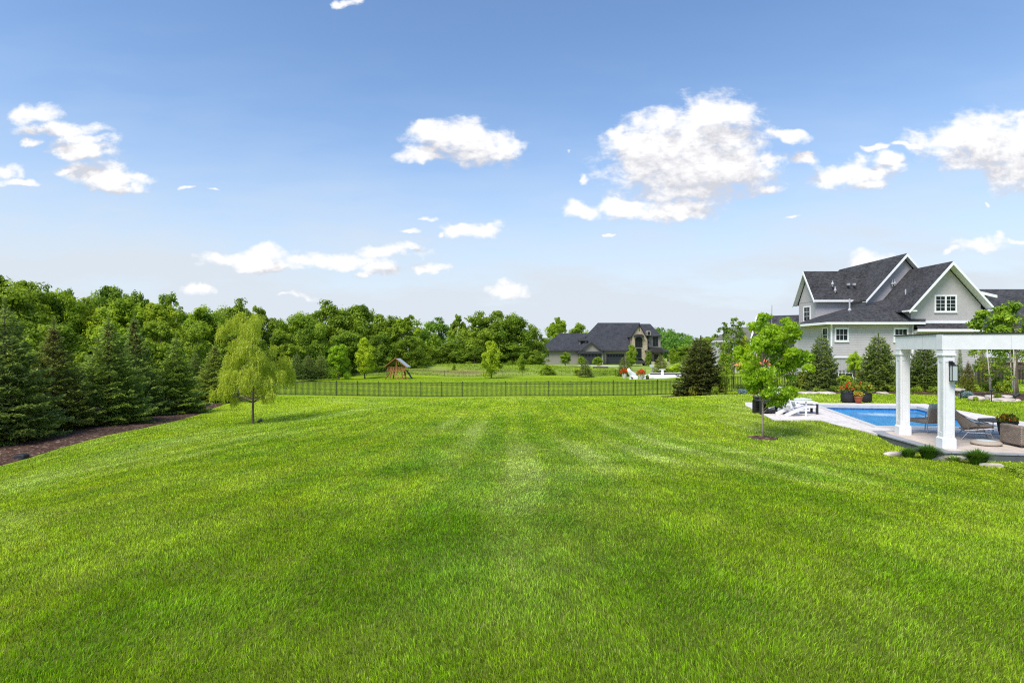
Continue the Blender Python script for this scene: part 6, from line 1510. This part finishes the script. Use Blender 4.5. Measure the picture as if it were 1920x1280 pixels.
tuft(1833, 871, -.98, .62, .36, 'right grass tuft at the narrow pale stone', 72, 1200, (.9, 1, .9))
tuft(1788, 864, -.97, .45, .16, 'thin pale grass growing over the long edging stone', 73, 220, (1.8, 1.6, 2.2))

# meadow grass on the berm
n = 70000; mx2 = rng.uniform(-60, 20, n); my2 = rng.uniform(91, 113, n); k_ = fbm(mx2 * .3, my2 * .3, 3) > .36
k_ &= ~((np.abs(mx2 + 8) < 9) & (np.abs(my2 - 94.2) < 1.8) & (rng.random(n) < .7)); mx2 = mx2[k_]; my2 = my2[k_]; n = len(mx2)
P = np.c_[mx2, my2, height(mx2, my2) - .03]; A = rng.normal(0, .35, (n, 3)) + (0, 0, 1)
o = link_mesh('meadow_grass', card_mesh('meadow_grass', cards_np(P, A, (.06 + .26 * rng.random(n)) * (.5 + fbm(mx2 * .4, my2 * .4, 2)), .35), M['bush'], np.clip(fbm(mx2 * .2, my2 * .4, 3) + rng.normal(0, .15, n), 0, 1)), None, (1.6, 1.5, 1.2))
tag(o, 'tall unmown meadow grass on the berm behind the far lawn', 'grass', kind='stuff')
SKYD = .6; SKYSAT = 1.08; SKYTINT = (1.17, 1.19, 1.22); VEIL = (4.2, 4.6, 5.05); VEILM = (3.3, 4.1, 5.0); CLD = (3.9, 3.9, 4.15); CLL = (6.1, 6.05, 6.05); SUNE = 3.3; EXPO = .55
# ------------------------------------------------------------------ sky, sun, camera
SUN_EL, SUN_AZ = R(54), R(218)      # azimuth measured clockwise from +y (the way the photograph looks)
w = bpy.data.worlds.new("World"); S.world = w; w.use_nodes = True; nt = w.node_tree; nt.nodes.clear(); L = nt.links
def cloud_group():
    g = bpy.data.node_groups.new('cloud_field', 'ShaderNodeTree')
    g.interface.new_socket('P', in_out='INPUT', socket_type='NodeSocketVector'); g.interface.new_socket('D', in_out='OUTPUT', socket_type='NodeSocketFloat')
    gi = g.nodes.new('NodeGroupInput'); go = g.nodes.new('NodeGroupOutput'); l = g.links
    # warp
    n0 = N(g, 'ShaderNodeTexNoise'); n0.inputs['Scale'].default_value = 17; n0.inputs['Detail'].default_value = 7; l.new(gi.outputs[0], n0.inputs['Vector'])
    s0 = N(g, 'ShaderNodeVectorMath', operation='MULTIPLY_ADD'); s0.inputs[1].default_value = (.10, .05, 0); l.new(n0.outputs['Color'], s0.inputs[0])
    s1 = N(g, 'ShaderNodeVectorMath', operation='ADD'); s1.inputs[1].default_value = (-.05, -.025, 0); l.new(gi.outputs[0], s1.inputs[0]); l.new(s1.outputs[0], s0.inputs[2])
    P = s0.outputs[0]; cur = None
    for (px, py, rx, ry, am) in CLOUDS:
        u, v = (px - 960) / F, (HOR - py) / F; rx *= 1.16 / F; ry *= 1.16 / F
        a = N(g, 'ShaderNodeVectorMath', operation='MULTIPLY_ADD'); a.inputs[1].default_value = (1 / rx, 1 / ry, 0); a.inputs[2].default_value = (-u / rx, -v / ry, 0); l.new(P, a.inputs[0])
        b = N(g, 'ShaderNodeVectorMath', operation='LENGTH'); l.new(a.outputs[0], b.inputs[0])
        o = b.outputs['Value']
        if am != 1:
            q = N(g, 'ShaderNodeMath', operation='ADD'); q.inputs[1].default_value = 1 - am; l.new(o, q.inputs[0]); o = q.outputs[0]
        if cur is None: cur = o
        else:
            mn = N(g, 'ShaderNodeMath', operation='SMOOTH_MIN'); mn.inputs[2].default_value = .25; l.new(cur, mn.inputs[0]); l.new(o, mn.inputs[1]); cur = mn.outputs[0]
    cl = N(g, 'ShaderNodeMath', operation='MINIMUM'); cl.inputs[1].default_value = 3; l.new(cur, cl.inputs[0])
    mp = N(g, 'ShaderNodeMapping'); mp.inputs['Scale'].default_value = (19, 30, 1); l.new(gi.outputs[0], mp.inputs[0])
    n1 = N(g, 'ShaderNodeTexNoise'); n1.inputs['Scale'].default_value = 1; n1.inputs['Detail'].default_value = 8; n1.inputs['Roughness'].default_value = .56; n1.inputs['Distortion'].default_value = .3; l.new(mp.outputs[0], n1.inputs['Vector'])
    ns = N(g, 'ShaderNodeMath', operation='MULTIPLY_ADD'); ns.inputs[1].default_value = 3.2; ns.inputs[2].default_value = -1.6 + .92; l.new(n1.outputs[0], ns.inputs[0])
    sb = N(g, 'ShaderNodeMath', operation='SUBTRACT'); l.new(ns.outputs[0], sb.inputs[0]); pw = N(g, 'ShaderNodeMath', operation='POWER'); pw.inputs[1].default_value = 1.8; l.new(cl.outputs[0], pw.inputs[0]); l.new(pw.outputs[0], sb.inputs[1]); n2 = N(g, 'ShaderNodeTexNoise'); n2.inputs['Scale'].default_value = 4.2; n2.inputs['Detail'].default_value = 6; n2.inputs['Roughness'].default_value = .55; l.new(mp.outputs[0], n2.inputs['Vector'])
    n3 = N(g, 'ShaderNodeMath', operation='MULTIPLY_ADD'); n3.inputs[1].default_value = .95; l.new(n2.outputs[0], n3.inputs[0]); l.new(sb.outputs[0], n3.inputs[2])
    n4 = N(g, 'ShaderNodeMath', operation='SUBTRACT'); n4.inputs[1].default_value = .475; l.new(n3.outputs[0], n4.inputs[0]); l.new(n4.outputs[0], go.inputs[0])
    return g
CLOUDS = [
 (70, 215, 42, 15, 1), (120, 243, 60, 14, 1), (170, 262, 40, 9, .9), (60, 272, 26, 9, .8), (150, 285, 52, 17, 1.05), (190, 330, 58, 20, 1.1), (215, 352, 42, 12, 1), (250, 330, 36, 9, .9), (130, 325, 38, 9, .85),
 (10, 322, 22, 11, .9), (40, 340, 36, 7, .85), (345, 352, 15, 5, .6), (400, 352, 25, 4, .5),
 (870, 262, 76, 26, 1.1), (905, 280, 66, 22, 1.1), (810, 242, 40, 13, 1), (790, 292, 52, 12, 1), (940, 262, 30, 16, .95), (1055, 287, 8, 5, .6),
 (1230, 262, 66, 38, 1.15), (1340, 262, 72, 56, 1.25), (1290, 310, 110, 50, 1.25), (1190, 300, 50, 38, 1), (1370, 320, 60, 32, 1.05), (1280, 362, 86, 14, .95), (1160, 250, 22, 14, .9), (1240, 235, 26, 16, 1), (1345, 222, 38, 18, 1.05),
 (1085, 390, 26, 13, 1), (1170, 388, 44, 16, 1), (1270, 395, 68, 20, 1.1), (1230, 400, 90, 14, 1), (1100, 330, 14, 18, .55),
 (1478, 254, 32, 12, 1), (1440, 300, 26, 11, .85), (1512, 298, 34, 12, 1), (1440, 346, 30, 9, .9),
 (1600, 330, 66, 20, 1.05), (1655, 308, 34, 17, 1), (1630, 352, 42, 12, .9), (1650, 279, 24, 7, .9), (1705, 272, 22, 7, .75),
 (1810, 262, 78, 26, 1.1), (1870, 270, 74, 44, 1.2), (1910, 310, 62, 38, 1.1), (1790, 295, 60, 20, 1), (1925, 235, 40, 20, 1),
 (890, 428, 46, 12, 1), (870, 422, 24, 8, .9), (800, 412, 24, 6, .7), (765, 434, 22, 6, .65), (830, 437, 9, 5, .6),
 (450, 488, 62, 13, 1.1), (500, 476, 42, 14, 1.05), (510, 500, 52, 10, 1), (560, 487, 30, 10, .95), (640, 486, 60, 12, 1.05), (730, 469, 56, 10, 1.05), (715, 500, 36, 11, 1), (690, 512, 36, 6, .9), (805, 498, 34, 9, .95),
 (948, 545, 34, 13, 1), (370, 545, 40, 12, .5), (560, 560, 60, 10, .4), (1130, 435, 24, 4, .65), (1845, 460, 48, 13, .95), (1790, 472, 30, 8, .6), (1640, 492, 44, 20, 1.05), (1910, 455, 18, 6, .8), (1868, 383, 10, 7, .6), (652, 3, 18, 9, .9), (1490, 412, 20, 5, .5)]
tc = N(nt, 'ShaderNodeTexCoord'); sx = N(nt, 'ShaderNodeSeparateXYZ'); L.new(tc.outputs['Generated'], sx.inputs[0])
ym = N(nt, 'ShaderNodeMath', operation='MAXIMUM'); ym.inputs[1].default_value = .08; L.new(sx.outputs[1], ym.inputs[0])
du = N(nt, 'ShaderNodeMath', operation='DIVIDE'); L.new(sx.outputs[0], du.inputs[0]); L.new(ym.outputs[0], du.inputs[1])
dv_ = N(nt, 'ShaderNodeMath', operation='DIVIDE'); L.new(sx.outputs[2], dv_.inputs[0]); L.new(ym.outputs[0], dv_.inputs[1])
P = N(nt, 'ShaderNodeCombineXYZ'); L.new(du.outputs[0], P.inputs[0]); L.new(dv_.outputs[0], P.inputs[1])
G = cloud_group()
g1 = N(nt, 'ShaderNodeGroup'); g1.node_tree = G; L.new(P.outputs[0], g1.inputs[0])
of = N(nt, 'ShaderNodeVectorMath', operation='ADD'); of.inputs[1].default_value = (-.012, .034, 0); L.new(P.outputs[0], of.inputs[0])
g2 = N(nt, 'ShaderNodeGroup'); g2.node_tree = G; L.new(of.outputs[0], g2.inputs[0])
den = N(nt, 'ShaderNodeMapRange', interpolation_type='SMOOTHSTEP', i_1=-.55, i_2=.8, i_3=0, i_4=1); L.new(g1.outputs[0], den.inputs[0])
df = N(nt, 'ShaderNodeMath', operation='SUBTRACT'); L.new(g1.outputs[0], df.inputs[0]); L.new(g2.outputs[0], df.inputs[1])
lit = N(nt, 'ShaderNodeMapRange', i_1=-.62, i_2=.5, i_3=0, i_4=1); L.new(df.outputs[0], lit.inputs[0])
sky = N(nt, 'ShaderNodeTexSky', sky_type='NISHITA'); sky.sun_disc = False; sky.sun_elevation = SUN_EL; sky.sun_rotation = SUN_AZ
sky.air_density = 1.0; sky.dust_density = SKYD; sky.ozone_density = 1.6; sky.altitude = 200
hs = N(nt, 'ShaderNodeHueSaturation'); hs.inputs['Saturation'].default_value = SKYSAT; L.new(sky.outputs[0], hs.inputs['Color'])
tn = N(nt, 'ShaderNodeMix', data_type='RGBA', blend_type='MULTIPLY'); tn.inputs[0].default_value = 1; tn.inputs[7].default_value = (*SKYTINT, 1); L.new(hs.outputs[0], tn.inputs[6])
# thin high veil, thicker towards the horizon
mpc = N(nt, 'ShaderNodeMapping'); mpc.inputs['Scale'].default_value = (2.2, 9, 1); mpc.inputs['Rotation'].default_value = (0, 0, .16); L.new(P.outputs[0], mpc.inputs[0])
nc = N(nt, 'ShaderNodeTexNoise'); nc.inputs['Scale'].default_value = 1.5; nc.inputs['Detail'].default_value = 6; nc.inputs['Roughness'].default_value = .55; L.new(mpc.outputs[0], nc.inputs['Vector'])
el = N(nt, 'ShaderNodeMapRange', interpolation_type='SMOOTHSTEP', i_1=.60, i_2=.0, i_3=0, i_4=1); L.new(sx.outputs[2], el.inputs[0])
vl = N(nt, 'ShaderNodeMapRange', i_1=.38, i_2=.72, i_3=.0, i_4=.5); L.new(nc.outputs[0], vl.inputs[0])
ve = N(nt, 'ShaderNodeMath', operation='MULTIPLY_ADD'); L.new(el.outputs[0], ve.inputs[0]); ve.inputs[1].default_value = 1.0; L.new(vl.outputs[0], ve.inputs[2])
vm = N(nt, 'ShaderNodeMath', operation='MULTIPLY'); L.new(ve.outputs[0], vm.inputs[0]); vq = N(nt, 'ShaderNodeMath', operation='POWER'); L.new(el.outputs[0], vq.inputs[0]); vq.inputs[1].default_value = 1.45; L.new(vq.outputs[0], vm.inputs[1])
vc = N(nt, 'ShaderNodeMix', data_type='RGBA'); vc.inputs[6].default_value = (*VEILM, 1); vc.inputs[7].default_value = (*VEIL, 1); L.new(el.outputs[0], vc.inputs[0])
m1 = N(nt, 'ShaderNodeMix', data_type='RGBA', clamp_factor=True); L.new(vc.outputs[2], m1.inputs[7]); L.new(vm.outputs[0], m1.inputs[0]); L.new(tn.outputs[2], m1.inputs[6])
cc = N(nt, 'ShaderNodeMix', data_type='RGBA'); cc.inputs[6].default_value = (*CLD, 1); cc.inputs[7].default_value = (*CLL, 1); L.new(lit.outputs[0], cc.inputs[0])
dm = N(nt, 'ShaderNodeMath', operation='MULTIPLY'); dm.inputs[1].default_value = .97; L.new(den.outputs[0], dm.inputs[0])
m2 = N(nt, 'ShaderNodeMix', data_type='RGBA', clamp_factor=True); L.new(dm.outputs[0], m2.inputs[0]); L.new(m1.outputs[2], m2.inputs[6]); L.new(cc.outputs[2], m2.inputs[7])
bg = N(nt, 'ShaderNodeBackground'); bg.inputs[1].default_value = .12; L.new(m2.outputs[2], bg.inputs[0])
wo = N(nt, 'ShaderNodeOutputWorld'); L.new(bg.outputs[0], wo.inputs[0])
w.cycles.sampling_method = 'MANUAL'; w.cycles.sample_map_resolution = 512

sun = bpy.data.lights.new('sun', 'SUN'); sun.energy = SUNE; sun.angle = R(28); sun.color = (1, .955, .88)
so = bpy.data.objects.new('sun', sun); COL.objects.link(so)
sd = Vector((math.sin(SUN_AZ) * math.cos(SUN_EL), math.cos(SUN_AZ) * math.cos(SUN_EL), math.sin(SUN_EL)))
so.rotation_euler = sd.to_track_quat('Z', 'Y').to_euler(); so.location = sd * 50

cam = bpy.data.cameras.new('camera'); co = bpy.data.objects.new('camera', cam); COL.objects.link(co); S.camera = co
co.location = (0, 0, EYE); co.rotation_euler = (R(90), 0, 0); cam.sensor_width = 36; cam.lens = 36 * F / 1920; cam.shift_y = (HOR - 640) / 1920
cam.clip_start = .05; cam.clip_end = 5000
S.view_settings.view_transform = 'Standard'; S.view_settings.look = 'None'; S.view_settings.gamma = 1; S.view_settings.exposure = EXPO
S.render.engine = 'CYCLES'; S.cycles.max_bounces = 6; S.cycles.diffuse_bounces = 3; S.cycles.transmission_bounces = 4; S.cycles.transparent_max_bounces = 4
S.cycles.use_denoising = False; S.cycles.filter_width = 1.15
